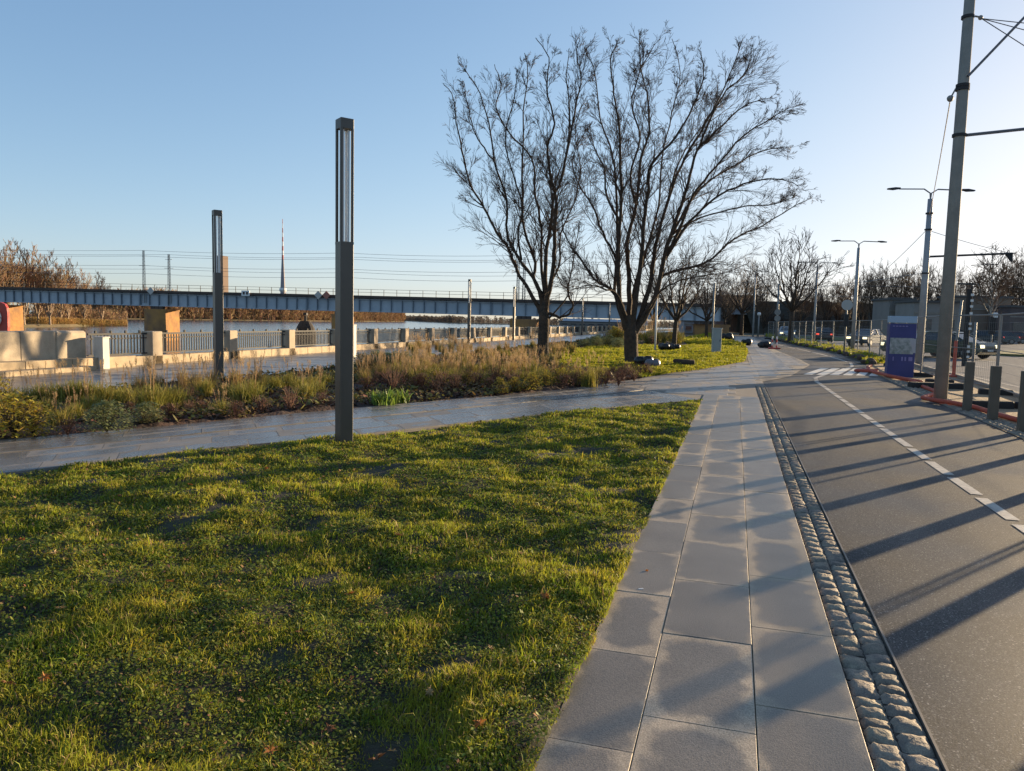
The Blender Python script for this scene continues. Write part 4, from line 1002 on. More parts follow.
def street_lamp(base, H, span, label, r0=.13, arms=(1, 1), group=None):
    t = thing('street_lamp', label, 'street lamp', base, 0, group)
    q = MB(); q.tube([(0, 0, -.1), (0, 0, H*.5), (0, 0, H)], [r0, r0*.8, r0*.62], 12); q.build('pole', mat('pole_grey', (.36, .36, .36), .6, metal=.3, var=.2, vscale=2), t, True)
    for s_ in (-1, 1):
        dx, dy = RGT.x*s_, RGT.y*s_; e = span/2
        q = MB(); q.tube([(0, 0, H-.05), (dx*.03, dy*.03, H+.25), (dx*.3, dy*.3, H+.42), (dx*(e-.5), dy*(e-.5), H+.40)], .03, 6); q.build('arm', m_galv, t)
        q = MB(); q.loft([[(dx*(e-.55)-dy*w_, dy*(e-.55)+dx*w_, H+.40+zz) for w_, zz in ((-.05, 0), (.05, 0), (.05, .06), (-.05, .06))], [(dx*(e-.3)-dy*w_, dy*(e-.3)+dx*w_, H+.36+zz) for w_, zz in ((-.13, 0), (.13, 0), (.10, .1), (-.10, .1))], [(dx*e-dy*w_, dy*e+dx*w_, H+.37+zz) for w_, zz in ((-.07, 0), (.07, 0), (.06, .05), (-.06, .05))]]); q.build('lamp_head', m_rail, t)
    return t
sl_ = street_lamp(P2, 7.25, 3.8, 'double-arm street lamp pole just left of the thick concrete pole', .17)
q = MB(); q.m = 0; q.tube([(0, 0, 4.75)]+[(RGT.x*3.75, RGT.y*3.75, 4.98)], .045, 6); q.tube([(RGT.x*2.9, RGT.y*2.9, 4.95), (RGT.x*2.9, RGT.y*2.9, 4.55)], .025, 5); q.tube([(RGT.x*3.4, RGT.y*3.4, 4.96), (RGT.x*3.2, RGT.y*3.2, 4.5), (RGT.x*2.0, RGT.y*2.0, 4.42)], .018, 5)
q.loft([[(RGT.x*3.45, RGT.y*3.45, 5.0), (RGT.x*3.8, RGT.y*3.8, 5.02), (RGT.x*3.8, RGT.y*3.8, 4.6)], [(RGT.x*3.45-.05, RGT.y*3.45+.05, 5.0), (RGT.x*3.8-.05, RGT.y*3.8+.05, 5.02), (RGT.x*3.8-.05, RGT.y*3.8+.05, 4.6)]]); q.build('cantilever_arm', m_rail, sl_)
q = MB()
for z in (4.0, 5.9, 6.6): q.tube([(0, 0, z), (0, 0, z+.06)], .16, 12)
q.build('clamp_band', m_rail, sl_)
P3 = G(854, 353); street_lamp((7.25, 52.5, 0), 6.62, 3.5, 'double-arm street lamp beside the verge, left of the purple panel', .14)
street_lamp((6.7, 72, 0), 6.8, 3.6, 'double-arm street lamp right of the wide bare tree', .12)
street_lamp((2.2, 104, 0), 8.2, 3.2, 'far street lamp beside the street before the railway bridge', .12)
wire(P2+Vector((0, 0, 6.0)), (7.25, 52.5, 3.8), .012, 'thin wire from the double-arm lamp down to the lamp behind', .2)
wire(P2+Vector((0, 0, 5.9)), AD(1060, 262, 40), .012, 'thin wire from the double-arm lamp falling to the right', .15)
wire(P2+Vector((0, 0, 4.05)), AD(760, 290, 110), .015, 'faint wire running from the double-arm lamp back along the street', .3)
for i, (ya, yb) in enumerate(((292, 283), (281, 276))):
    wire(AD(700, ya, 100), AD(1060, ya+6, 100), .02, ('lower', 'upper')[i]+' faint tram wire crossing above the far street', .3, name='tram_wire', group='tram wires over the street')
# slim posts with signs
def post(px, py, topy, label, r_=.04, m=None, name='slim_post', cat='post'):
    p = G(px, py); dist = (p.xy).dot(FWD.xy); h = AD(px, topy, dist).z
    t = thing(name, label, cat, (p.x, p.y, 0)); q = MB(); q.tube([(0, 0, -.1), (0, 0, h)], r_, 8); q.build('pole', m or m_galv, t, True); return t, h
t, h = post(655, 351, 292, 'white slim post standing on the lawn behind the bigger right tree', .055, m_white)
t, h = post(712, 341, 283, 'slim grey pole rising behind the grey cabinet', .09)
t, h = post(776, 343.5, 284, 'grey pole with small traffic signs at the lane bend', .09)
for z in (2.2, 2.75):
    q = MB(); q.tube([(0, -.12, z), (0, -.15, z)], .27, 14); q.build('sign_disc', m_galv, t)
t, h = post(844, 355, 300, 'round traffic sign seen from behind beside the street lamp', .045)
q = MB(); q.tube([(0, -.06, h-.28), (0, -.10, h-.28)], .30, 20); q.build('sign_disc', mat('sign_back', (.36, .37, .36), .5, metal=.3), t); q = MB(); q.box((0, -.08, h-1.15), (.24, .2, .7), ch=.03); q.build('signal_box', m_rail, t)
t, h = post(758, 337, 314, 'far slim post with a small lamp by the far verge', .09)
q = MB(); q.sphere((0, 0, h), .25); q.build('lamp_globe', m_white, t)
t, h = post(990, 356, 318, 'traffic signal on a thin post standing on the traffic island', .05)
q = MB(); q.box((0, 0, h-.45), (.34, .3, 1.1), ch=.05); q.build('signal_head', m_rubber, t); q = MB(); q.box((0.1, -.1, h+.18), (.22, .22, .3), ch=.03); q.build('signal_cap', m_white, t)
# black and white striped gauge post
p = G(966, 366); dist = p.xy.dot(FWD.xy); t = thing('signal_column', 'black and white chequered signal column behind the thick concrete pole', 'signal', (p.x, p.y, 0), -YAW*0+.25); h = AD(966, 289, dist).z
q = MB(); q.box((-.08, 0, h/2), (.17, .15, h), ch=.01); q.build('column', m_rubber, t)
q = MB()
for z in (h-.25, h-.5, h-.75, h-1.05, h-1.5, h-1.72, h-2.5, h-2.72, h-2.95): q.box((.0, -.085, z), (.12, .03, .10))
q.build('white_marks', m_white, t)
q = MB(); q.box((-.25, 0, h+.22), (.75, .08, .07)); q.tube([(0, 0, h), (0, 0, h+.25)], .03, 6); q.build('top_bar', m_rail, t)
t, h = post(953, 368, 300, 'thin grey post leaning by the chequered signal column', .05); t.rotation_euler = (0, .05, 0)
t, h = post(972, 372, 322, 'thin straight post just right of the chequered signal column', .05)
# bollards
m_boll = mat('bollard_steel', (.13, .11, .085), .55, metal=.35, var=.2, vscale=4)
b0 = None
for i, y in enumerate((16.62, 15.08, 13.6, 12.1, 10.6, 9.1, 7.6, 6.1)):
    l = ('farthest bollard of the row, nearest the concrete pole', 'middle bollard of the three seen by the orange pipe', 'nearest bollard seen, cut by the right edge of the photo')[i] if i < 3 else 'square steel bollard of the same row beyond the right edge'
    if b0 is None:
        q = MB(); q.box((0, 0, .46), (.15, .11, 1.02), ch=.008); b0 = q.build('bollard', m_boll); o = b0
    else: o = b0.copy(); COL.objects.link(o)
    o.location = (4.43, y, 0); o.rotation_euler.z = rng.uniform(-.1, .1); tag(o, l, 'bollard', 'bollards along the cycle lane')

# ------------------------------------------------------------------ site fence panels with feet
fl = [(5.6, 7.6), (5.45, 11.0), (5.28, 14.4), (5.9, 17.8), (6.25, 21.2), (5.75, 24.4), (5.95, 27.7), (6.05, 31.0), (6.35, 34.4), (6.7, 37.8), (6.95, 41.2), (7.0, 44.6), (6.9, 48.0), (6.6, 51.4), (6.3, 54.8), (5.9, 58.2), (5.6, 61.6), (5.4, 65), (5.2, 68.4), (5.0, 72), (4.8, 76), (4.6, 80), (4.3, 84), (4.0, 88), (3.6, 92)]
fgroup = 'wire mesh site fence panels along the lane'
pan = {}
def fence_panel(L_, fine):
    key = (round(L_, 1), fine)
    if key in pan: return pan[key]
    t = thing('mesh_barrier', None, None)
    q = MB(); H = 2.0; r_ = .021
    q.tube([(.05, 0, .08), (.05, 0, H)], r_, 8); q.tube([(L_-.05, 0, .08), (L_-.05, 0, H)], r_, 8); q.tube([(.05, 0, H-.02), (L_-.05, 0, H-.02)], r_*.9, 6); q.tube([(.05, 0, .2), (L_-.05, 0, .2)], r_*.9, 6); q.tube([(.05, 0, 1.1), (L_-.05, 0, 1.1)], r_*.5, 6)
    q.build('frame', m_galv, t)
    q = MB(); st = .10 if fine else .2; n_ = int((L_-.1)/st); wr = .0022 if fine else .004
    for i in range(1, n_): x = .05+(L_-.1)*i/n_; q.tube([(x, 0, .2), (x, 0, H-.02)], wr, 3, False)
    for i in range(1, 9 if fine else 5): z = .2+(H-.22)*i/(9 if fine else 5); q.tube([(.05, 0, z), (L_-.05, 0, z)], wr, 3, False)
    q.build('wire_mesh', m_galv, t); pan[key] = t; return None
for i, (a, b) in enumerate(zip(fl, fl[1:])):
    d = Vector((b[0]-a[0], b[1]-a[1], 0)); L_ = d.length; fine = a[1] < 40; rz = math.atan2(d.y, d.x)
    src = fence_panel(round(L_, 1), fine); nm = 'leaning ' if i in (2,) else ''
    if src is None: o = pan[(round(L_, 1), fine)]; o.location = (*a, 0); o.rotation_euler.z = rz; tag(o, None, 'fence', fgroup)
    else: o = dup(src, (*a, 0), rz, None, None, fgroup, 'fence')
    if i == 2: o.rotation_euler.x = .07
    o['label'] = ('site fence panel of wire mesh on block feet beyond the cycle lane' if a[1] > 18 else 'near site fence panel of wire mesh behind the bollards')
    # rubber foot
q0 = None
for i, a in enumerate(fl):
    if q0 is None: q = MB(); q.box((0, 0, .07), (.72, .24, .14), ch=.025); q0 = q.build('rubber_block', m_rubber); o = q0
    else: o = q0.copy(); COL.objects.link(o)
    b = fl[min(i+1, len(fl)-1)]; o.location = (*a, .0); o.rotation_euler.z = rng.uniform(-.3, .5)+.2; tag(o, 'dark rubber block holding up the site fence posts', 'fence foot', 'fence feet along the works strip')
for px, py, l in ((955, 389, 'dark rubber block lying right of the concrete pole foot'), (925, 388, 'dark rubber block lying left of the concrete pole foot'), (990, 408, 'dark block lying between the two farther bollards')):
    p = G(px, py); o = q0.copy(); COL.objects.link(o); o.location = p; o.rotation_euler.z = .25; o.scale = (1.15, 1.2, 1.1); tag(o, l, 'fence foot')
# orange corrugated pipe
m_or = mat('orange_pipe', (.52, .09, .045), .5, var=.25, vscale=8)
def pipe(pts, label, r_=.042):
    P = resample(pts, 60); L_ = sum((P[i+1]-P[i]).length for i in range(59)); n_ = min(int(L_/.022), 900); P = resample(pts, n_)
    q = MB(); q.tube([(p.x+.04*math.sin(p.y*1.9), p.y, r_+.004+.015*max(0, math.sin(p.y*.8))) for p in P], [r_ if i % 2 else r_*.86 for i in range(n_)], 10); return tag(q.build('corrugated_pipe', m_or), label, 'pipe')
pipe([(5.2, 6.5), (4.95, 9.5), (4.85, 12), (4.82, 14.6), (4.75, 15.6), (4.62, 16.8), (4.38, 17.6), (4.15, 18.05), (4.1, 18.6), (4.3, 19.1), (4.7, 20.2), (4.9, 22.0), (5.0, 24.6)], 'orange corrugated pipe snaking round the concrete pole and behind the bollards', .048)
pipe([(5.15, 24), (4.75, 26.5), (4.7, 28.6), (4.75, 30.4), (5.0, 31.8), (5.3, 33)], 'red-orange pipe lying left of the purple panel', .055)
pipe([(4.9, 28.9), (4.2, 29.2), (4.35, 29.6), (5.0, 29.9)], 'short loop of orange pipe at the crosswalk end', .05)
# orange barrier behind the pole
p = G(953.5, 377); q = MB(); q.box((0, 0, .62), (.11, .06, 1.2), ch=.02); q.box((0, 0, .04), (.4, .4, .07), ch=.02); o = q.build('warning_post', m_or); o.location = p; tag(o, 'orange warning post right behind the concrete pole', 'barrier')
# tools rubble
m_rub = mat('rubble', (.13, .09, .07), .95, var=.5, vscale=6)
def heap(name, loc, n_, s_, label, m, cat, seed, hz=.5):
    r_ = random.Random(seed); q = MB()
    for i in range(n_): q.sphere((r_.gauss(0, s_*.5), r_.gauss(0, s_*.4), s_*hz*r_.uniform(.4, 1.7)), s_*r_.uniform(.45, .75), 9, 6, (1, r_.uniform(.7, 1.1), r_.uniform(.7, 1.1)))
    o = q.build(name, m, smooth=True); o.location = loc; return tag(o, label, cat)
# dark edging turf lumps along the fence foot
for i in range(16):
    y = 36+i*3.2+rng.uniform(-.6, .6); x = np.interp(y, [b[1] for b in LR], [b[0] for b in LR])+.18
    heap('turf_lump', (float(x), y, 0), 5, .26, 'dark lump of turf and rubble at the lane edge under the fence', m_rub, 'rubble', 100+i, .3)['group'] = 'rubble lumps along the lane edge'

# purple information panel
p = G(898, 377); tot = thing('information_panel', 'purple upright information panel with a photo band standing at the site fence', 'sign', (p.x+.02, p.y, 0), .20)
m_pur = mat('purple_print', (.032, .038, .17), .45, var=.15, vscale=3); m_pale = mat('pale_header', (.30, .40, .50), .5)
H = 2.0; W_ = .84
q = MB(); q.box((0, 0, H/2-.14), (W_, .22, H-.24), ch=.008); q.build('body', m_pur, tot)
q = MB(); q.box((0, 0, H-.12), (W_+.01, .23, .21), ch=.008); q.build('header', m_pale, tot)
mp_ = mat('printed_photo', (.38, .39, .38), .5, col2=(.14, .17, .16), vscale=7)
q = MB(); q.box((-.02, -0.113, 1.02), (W_-.1, .012, .52)); q.build('photo_band', mp_, tot)
q = MB(); q.add([(.22, -0.121, 1.26), (.42, -0.121, 1.26), (.42, -0.121, .80), (.34, -0.121, .80)], [(0, 3, 2, 1)]); q.build('photo_sky', mat('grey_print', (.36, .36, .38), .5), tot)
q = MB()
for i, (x, s_) in enumerate(((-.26, .03), (.02, .05), (.12, .05), (.28, .12))): q.box((x, -0.116, .60), (s_, .008, .13))
for x in (-.3, -.2, -.1, 0, .1): q.box((x, -0.116, 1.66), (.07, .008, .03))
q.build('faded_lettering', mat('faded_print', (.20, .17, .36), .5), tot)
# cabinet
p = G(716, 353); q = MB(); t = thing('utility_cabinet', 'grey-green utility cabinet standing on the lawn edge', 'cabinet', (p.x, p.y, 0), .3)
m_cab = mat('cabinet_grey', (.30, .34, .34), .5, var=.1, vscale=3)
q.box((0, 0, .68), (.46, .32, 1.32), ch=.01); q.build('body', m_cab, t); q = MB(); q.box((0, 0, 1.36), (.52, .38, .05), ch=.015); q.build('lid', m_cab, t); q = MB(); q.box((0, -.165, .66), (.38, .012, 1.1), ch=.003); o = q.build('door', m_cab, t); q = MB(); q.box((.14, -.18, .7), (.03, .02, .1)); q.build('handle', m_rail, o); q = MB(); q.box((0, 0, .02), (.5, .36, .08)); q.build('plinth', m_conc, t)
# bags and logs by the trees
def bag(px, py, s_, label, n_=5, m=None, sd=1): p = G(px, py); heap('rubbish_bag', (p.x, p.y, 0), n_, s_, label, m or m_black, 'bag', sd)
bag(648, 366, .36, 'lumpy black rubbish bag lying against the left side of the bigger tree', 6, sd=201)
bag(656, 367, .28, 'grey bag beside the black one at the foot of the bigger tree', 4, mat('grey_bag', (.13, .13, .15), .5, bump=.02, bscale=20), 202)
bag(663, 351, .40, 'black rubbish bag at the foot of the white slim post, left one', 5, sd=203)
bag(671, 351, .36, 'black rubbish bag right of the white slim post', 5, sd=204)
bag(765, 348, .40, 'big black bag heap on the far pavement by the barrier', 7, sd=205)
bag(746, 345.5, .40, 'dark bag on the pavement far ahead, left of the black heap', 4, sd=206)
bag(728, 341, .60, 'dark heap at the far end of the lawn beyond the cabinet', 6, sd=207)
p = G(684, 366); q = MB(); q.tube([(-.38, 0, .12), (-.36, 0, .13), (.36, .06, .12), (.38, .06, .12)], [.09, .13, .12, .08], 14); o = q.build('log', m_bark, smooth=True); o.location = p; tag(o, 'dark log lying on the lawn right of the bigger tree', 'log')
for px, l in ((772, 'left of two red and white posts by the far bag heap'), (776.5, 'right of two red and white posts by the far bag heap')):
    p = G(px, 349); t = thing('barrier_post', l, 'barrier', (p.x, p.y, 0)); q = MB()
    for k in range(4): q.m = k % 2; q.tube([(0, 0, .05+k*.2), (0, 0, .25+k*.2)], .05, 8)
    q.build('post', [m_red, m_white], t); q = MB(); q.box((0, 0, .05), (.5, .5, .1), ch=.03); q.build('foot', m_red, t)

# ================================================================== CARS
def car(px, py, label, col, head=True, rz=0, van=False, seed=0):
    p = G(px, py); t = thing('parked_car' if 'parked' in label else 'car', label, 'car', (p.x, p.y, 0), rz)
    pm = mat('car_paint', col, .25, metal=.3); gl = mat('car_glass', (.03, .04, .05), .08)
    L_, W_ = 4.4, 1.78
    side = [(-2.2, .42), (-2.2, .78), (-2.05, .90), (-1.2, .98), (1.15, .98), (2.0, .90), (2.2, .72), (2.2, .42), (2.0, .26), (-2.0, .26)]   # y along, z
    rings = []
    for x, s_, dz in ((-W_/2, .96, -.02), (-W_/2+.06, 1.0, 0), (W_/2-.06, 1.0, 0), (W_/2, .96, -.02)):
        rings.append([(x, y*s_, z+(dz if z > .5 else -dz)) for y, z in side])
    q = MB(); q.loft(rings); q.build('body', pm, t)
    roof = 1.46 if not van else 1.75
    q = MB(); q.loft([[(-.80, -1.9, .975), (.80, -1.9, .975), (.80, 1.25, .975), (-.80, 1.25, .975)], [(-.60, -1.3, roof-.06), (.60, -1.3, roof-.06), (.60, .35, roof-.06), (-.60, .35, roof-.06)]]); q.build('windows', gl, t)
    q = MB(); q.loft([[(-.64, -1.36, roof-.06), (.64, -1.36, roof-.06), (.64, .42, roof-.06), (-.64, .42, roof-.06)], [(-.56, -1.2, roof), (.56, -1.2, roof), (.56, .25, roof), (-.56, .25, roof)]])
    for sx in (-1, 1):
        q.bar((sx*.80, 1.25, .98), (sx*.61, .36, roof-.05), .06, .06); q.bar((sx*.80, -1.9, .98), (sx*.61, -1.3, roof-.05), .09, .06); q.bar((sx*.81, -.35, .98), (sx*.615, -.35, roof-.05), .05, .07)
    q.build('roof', pm, t)
    for sx in (-1, 1):
        for y in (-1.35, 1.38):
            q = MB(); q.tube([(sx*.70, y, .32), (sx*.90, y, .32)], .32, 18); wl = q.build('wheel', m_rubber, t); q = MB(); q.tube([(sx*.86, y, .32), (sx*.905, y, .32)], .19, 12); q.build('rim', m_galv, wl)
        q = MB(); q.box((sx*.66, 2.17, .70), (.36, .10, .17), ch=.03); q.build('headlight', mat('headlight', (.9, .85, .6), .2, emit=((1, .85, .5), .8)) if head else m_white, t)
        q = MB(); q.box((sx*.68, -2.17, .80), (.30, .10, .16), ch=.03); q.build('tail_light', mat('tail_lamp', (.5, .02, .02), .3, emit=((1, .1, .05), .5)) if not head else m_red, t)
        q = MB(); q.box((sx*.98, .85, 1.02), (.18, .10, .13), ch=.03); q.build('mirror', pm, t)
    q = MB(); q.box((0, 2.18, .50), (1.3, .08, .22), ch=.03); q.build('grille', m_rubber, t)
    q = MB(); q.box((0, 2.225, .50), (.5, .02, .11)); q.build('number_plate', m_white, t)
    return t
PI = math.pi
car(786, 338.5, 'light silver-blue car driving towards the viewer behind the wide bare tree', (.42, .48, .55), True, PI)
car(822, 341.5, 'dark car seen from behind between the lamp poles', (.06, .05, .05), False, 0)
car(866, 346, 'dark car with pale bonnet coming round the bend left of the purple panel', (.10, .11, .12), True, PI-.5)
car(924, 357, 'dark green car passing between the purple panel and the concrete pole', (.035, .06, .03), True, PI/2+.45)
car(950, 357.5, 'dark green-grey car with lit headlights behind the concrete pole', (.07, .085, .07), True, PI+.75)
car(979, 344, 'dark parked car under the grey wall across the street', (.03, .04, .05), False, PI/2)
car(995, 344, 'blue-grey parked car right of the dark parked car', (.05, .08, .10), False, PI/2+.1)
car(1008, 343.5, 'dark red parked car farthest right in the row across the street', (.10, .03, .035), False, PI/2-.1)

# ================================================================== EMBANKMENT, BRIDGE OVER STREET, BUILDINGS
m_emb = mat('embankment_scrub', (.050, .042, .026), .95, col2=(.028, .026, .018), vscale=.35, bump=.4, bscale=1.2)
e0 = AD(742, 330, 152); e1 = AD(1120, 330, 150)
q = MB(); d = (e1-e0); d.z = 0; d.normalize(); nn = Vector((-d.y, d.x, 0)); nseg = 50; Ln = (e1.xy-e0.xy).length; V = []
for i in range(nseg+1):
    b = Vector((e0.x, e0.y, 0))+d*(Ln*i/nseg)
    for off, z in ((-9, -.2), (-6, 1.8), (-2.5, 4.6), (0, 6.4), (7, 6.4)):
        V.append((b.x+nn.x*off+rng.uniform(-.5, .5), b.y+nn.y*off+rng.uniform(-.5, .5), z+(rng.uniform(-.4, .4) if z > 0 else 0)))
q.add(V, [(i*5+j, (i+1)*5+j, (i+1)*5+j+1, i*5+j+1) for i in range(nseg) for j in range(4)]); tag(q.build('railway_embankment', m_emb, smooth=True), kind='structure')
wood('scrub', [e0-nn*7+d*2, e1-nn*6], 'dark bare scrub covering the railway embankment beyond the street', lambda f, k: 4.2+0*f, 700, m_twig, 61, .07, base=.3, deep=9, nt=60)
# road bridge span
r0_, r1_ = AD(696, 315, 150), AD(766, 315, 150)
dd = (r1_-r0_); dd.z = 0; Lr = dd.length; rb = thing('street_bridge', 'dark railway bridge spanning the street in the shade', 'bridge', (r0_.x, r0_.y, 0), math.atan2(dd.y, dd.x))
zbt = AD(720, 314, 150).z; ztp = AD(720, 307, 150).z
q = MB(); q.box((Lr/2, 3.5, (zbt+ztp)/2), (Lr, 7, ztp-zbt)); q.build('girder', m_gird, rb)
q = MB(); q.box((Lr/2, 3.5, ztp+.25), (Lr, 7.8, .5)); q.build('deck', m_rust, rb)
q = MB(); q.box((1.8, 3.5, zbt/2-.01), (2.6, 6.4, zbt-.02)); q.build('abutment', mat('red_brick', (.16, .06, .045), .9, col2=(.10, .045, .035), vscale=1.2), rb)
q = MB(); q.box((Lr-3, 3.5, zbt/2-.01), (5, 6.4, zbt-.02)); q.build('abutment', m_emb, rb)
# approach wall between river bridge end and street bridge
a, b = bB, r0_
q = MB(); 
# low buildings behind the street
def block(px0, px1, topy, depth, col, label, name='low_building', base=0, deep=14, band=True, seed=0):
    a, b = AD(px0, 330, depth), AD(px1, 330, depth); d = b-a; d.z = 0; L_ = d.length; H = AD((px0+px1)/2, topy, depth).z
    t = thing(name, label, 'building', (a.x, a.y, 0), math.atan2(d.y, d.x)); deep = min(deep, 5); wm = mat('render_wall', col, .85, var=.2, vscale=.4)
    q = MB(); q.box((L_/2, deep/2, H/2), (L_, deep, H)); q.build('wall', wm, t)
    q = MB(); q.box((L_/2, deep/2, H+.12), (L_+.5, deep+.5, .3)); q.build('roof', mat('roof_felt', (.10, .095, .09), .9), t)
    n_ = max(2, int(L_/2.6))
    if band:
        for i in range(n_):
            q = MB(); x = (i+.5)*L_/n_; q.box((x, -.04, H*.42), (L_/n_*.62, .10, H*.28)); q.m = 1; q.box((x, -.1, H*.42-H*.14-.08), (L_/n_*.68, .14, .08)); q.build('window', [mat('pane', (.05, .06, .07), .1), m_conc], t)
    q = MB(); q.box((L_*.5, -.06, H*.72), (L_, .1, .16)); q.build('cornice', m_conc, t)
    return t
block(888, 912, 300, 108, (.24, .22, .20), 'grey rendered low building with flat roof behind the purple panel')
block(912.6, 958, 302.5, 102, (.27, .25, .23), 'long grey flat-roofed building between the lamp and the concrete pole')
block(955, 1009, 297.5, 118, (.22, .17, .13), 'big brown windowless hall behind the parked cars', band=False, deep=20)
block(1009, 1100, 308, 112, (.12, .09, .085), 'dark brown low hall at the right edge')
block(967, 1001, 332, 106, (.28, .33, .34), 'pale grey-blue low wall of garages behind the parked cars', name='garage_row', band=False, deep=2)
block(716, 756, 296, 190, (.15, .085, .07), 'reddish brown house behind the railway bridge over the street')
block(560, 640, 322.5, 240, (.16, .15, .14), 'grey low hall beyond the end of the promenade', deep=10)
block(684, 702, 321, 128, (.28, .32, .36), 'small pale blue kiosk behind the trees', name='kiosk', deep=4)

# ================================================================== BED PLANTS
m_og = mat('ornamental_grass', (.22, .22, .035), .7, col2=(.34, .27, .06), vscale=2, trans=.35, island=.4)
m_ogd = mat('dry_ornamental_grass', (.40, .29, .11), .8, col2=(.30, .21, .08), vscale=2, trans=.35, island=.4)
m_plume = mat('grass_plume', (.50, .36, .20), .9, trans=.5, island=.3)
m_leafg = mat('shrub_leaf', (.16, .20, .08), .7, col2=(.22, .22, .08), vscale=3, trans=.25, island=.4)
m_leafy = mat('yellow_shrub_leaf', (.46, .34, .04), .7, col2=(.26, .25, .04), vscale=4, trans=.35, island=.4)
m_leafr = mat('withered_leaf', (.22, .11, .065), .85, col2=(.13, .065, .045), vscale=4, trans=.2, island=.4)
def np_blades(r, n, h, spread, w_, lean=.6, basr=.06):
    a = r.uniform(0, 2*np.pi, n); bx = r.normal(0, basr, n); by = r.normal(0, basr, n); H = h*r.uniform(.55, 1.1, n); out = spread*r.uniform(.1, 1, n)**.8
    S_ = 5; V = np.zeros((n, S_*2+1, 3)); wx, wy = -np.sin(a), np.cos(a)
    for i in range(S_):
        t = i/S_; rr = out*t**1.8; z = H*(t-.32*lean*(out/spread)*t**2.4); ww = w_*(1-t*.7)
        V[:, 2*i] = np.stack([bx+np.cos(a)*rr+wx*ww, by+np.sin(a)*rr+wy*ww, z], 1); V[:, 2*i+1] = np.stack([bx+np.cos(a)*rr-wx*ww, by+np.sin(a)*rr-wy*ww, z], 1)
    V[:, -1] = np.stack([bx+np.cos(a)*out, by+np.sin(a)*out, H*(1-.32*lean*(out/spread))], 1)
    b = np.arange(n)*(S_*2+1); F = []; ls = []
    f = []
    for i in range(S_-1): f.append(np.stack([b+2*i, b+2*i+1, b+2*i+3, b+2*i+2], 1))
    quads = np.stack(f, 1).reshape(-1); tri = np.stack([b+2*S_-2, b+2*S_-1, b+2*S_], 1).reshape(-1); nq = n*(S_-1)
    return V.reshape(-1, 3), np.concatenate([quads, tri]), np.concatenate([np.arange(nq)*4, nq*4+np.arange(n)*3])
def clump(name, seed, n, h, spread, w_, m, parent=None, lean=.6, basr=.06):
    r = np.random.RandomState(seed); V, F, ls = np_blades(r, n, h, spread, w_, lean, basr); return npmesh(name, V, F, ls, m, parent)
def plumes(seed, n, h, parent, m, spread=.3, pl=.22):
    r_ = random.Random(seed); q = MB()
    for i in range(n):
        a = r_.uniform(0, 6.28); s_ = spread*r_.uniform(.2, 1); hh = h*r_.uniform(.8, 1.15); b = Vector((math.cos(a)*.05, math.sin(a)*.05, 0)); tp = Vector((math.cos(a)*s_, math.sin(a)*s_, hh))
        md = b.lerp(tp, .55)+Vector((0, 0, hh*.04)); q.tube([b, md, tp], [.0028, .0022, .0018], 3, False)
        d = (tp-md).normalized()
        for k in range(26):
            p = tp-d*(pl*k/26); ang = r_.uniform(0, 6.28); l = .035*(.4+math.sin(math.pi*(k+1)/27)); e = p+Vector((math.cos(ang)*l, math.sin(ang)*l, l*.9)); o = Vector((-math.sin(ang), math.cos(ang), 0))*.0045; q.add([p-o, p+o, e], [(0, 1, 2)])
    return q.build('plumes', m, parent)
def leafy(name, seed, n, R_, H, ls_, m, parent=None, stems=20):
    """dome of separate leaves on thin stems"""
    r = np.random.RandomState(seed); a = r.uniform(0, 2*np.pi, n); u_ = r.rand(n)**.5; v = r.rand(n)
    lump = .75+.5*vnoise(np.cos(a)*2+5, np.sin(a)*2+v*3, 1.4, seed)
    rad = R_*u_*np.sqrt(np.clip(1-v**2.4, .06, 1))*lump; x = np.cos(a)*rad; y = np.sin(a)*rad; z = H*v*(.6+.5*lump)*.9+.02
    th = r.uniform(0, 2*np.pi, n); s_ = ls_*r.uniform(.5, 1.3, n); tz = r.uniform(-.4, 1.1, n)
    dx, dy = np.cos(th), np.sin(th); V = np.zeros((n, 4, 3))
    V[:, 0] = np.stack([x, y, z], 1); V[:, 1] = np.stack([x+dx*s_*.5-dy*s_*.28, y+dy*s_*.5+dx*s_*.28, z+tz*s_*.4], 1); V[:, 2] = np.stack([x+dx*s_, y+dy*s_, z+tz*s_*.7], 1); V[:, 3] = np.stack([x+dx*s_*.5+dy*s_*.28, y+dy*s_*.5-dx*s_*.28, z+tz*s_*.4], 1)
    return npmesh(name, V.reshape(-1, 3), np.arange(n*4), np.arange(n)*4, m, parent)
def stems(seed, n, R_, H, parent, m=None):
    r_ = random.Random(seed); q = MB()
    for i in range(n):
        a = r_.uniform(0, 6.28); rr = R_*r_.uniform(.2, .9); q.tube([(0, 0, 0), (math.cos(a)*rr*.5, math.sin(a)*rr*.5, H*.5), (math.cos(a)*rr, math.sin(a)*rr, H*r_.uniform(.6, 1.1))], [.005, .004, .002], 3, False)
    return q.build('stems', m or m_bark, parent)
P_ = {}
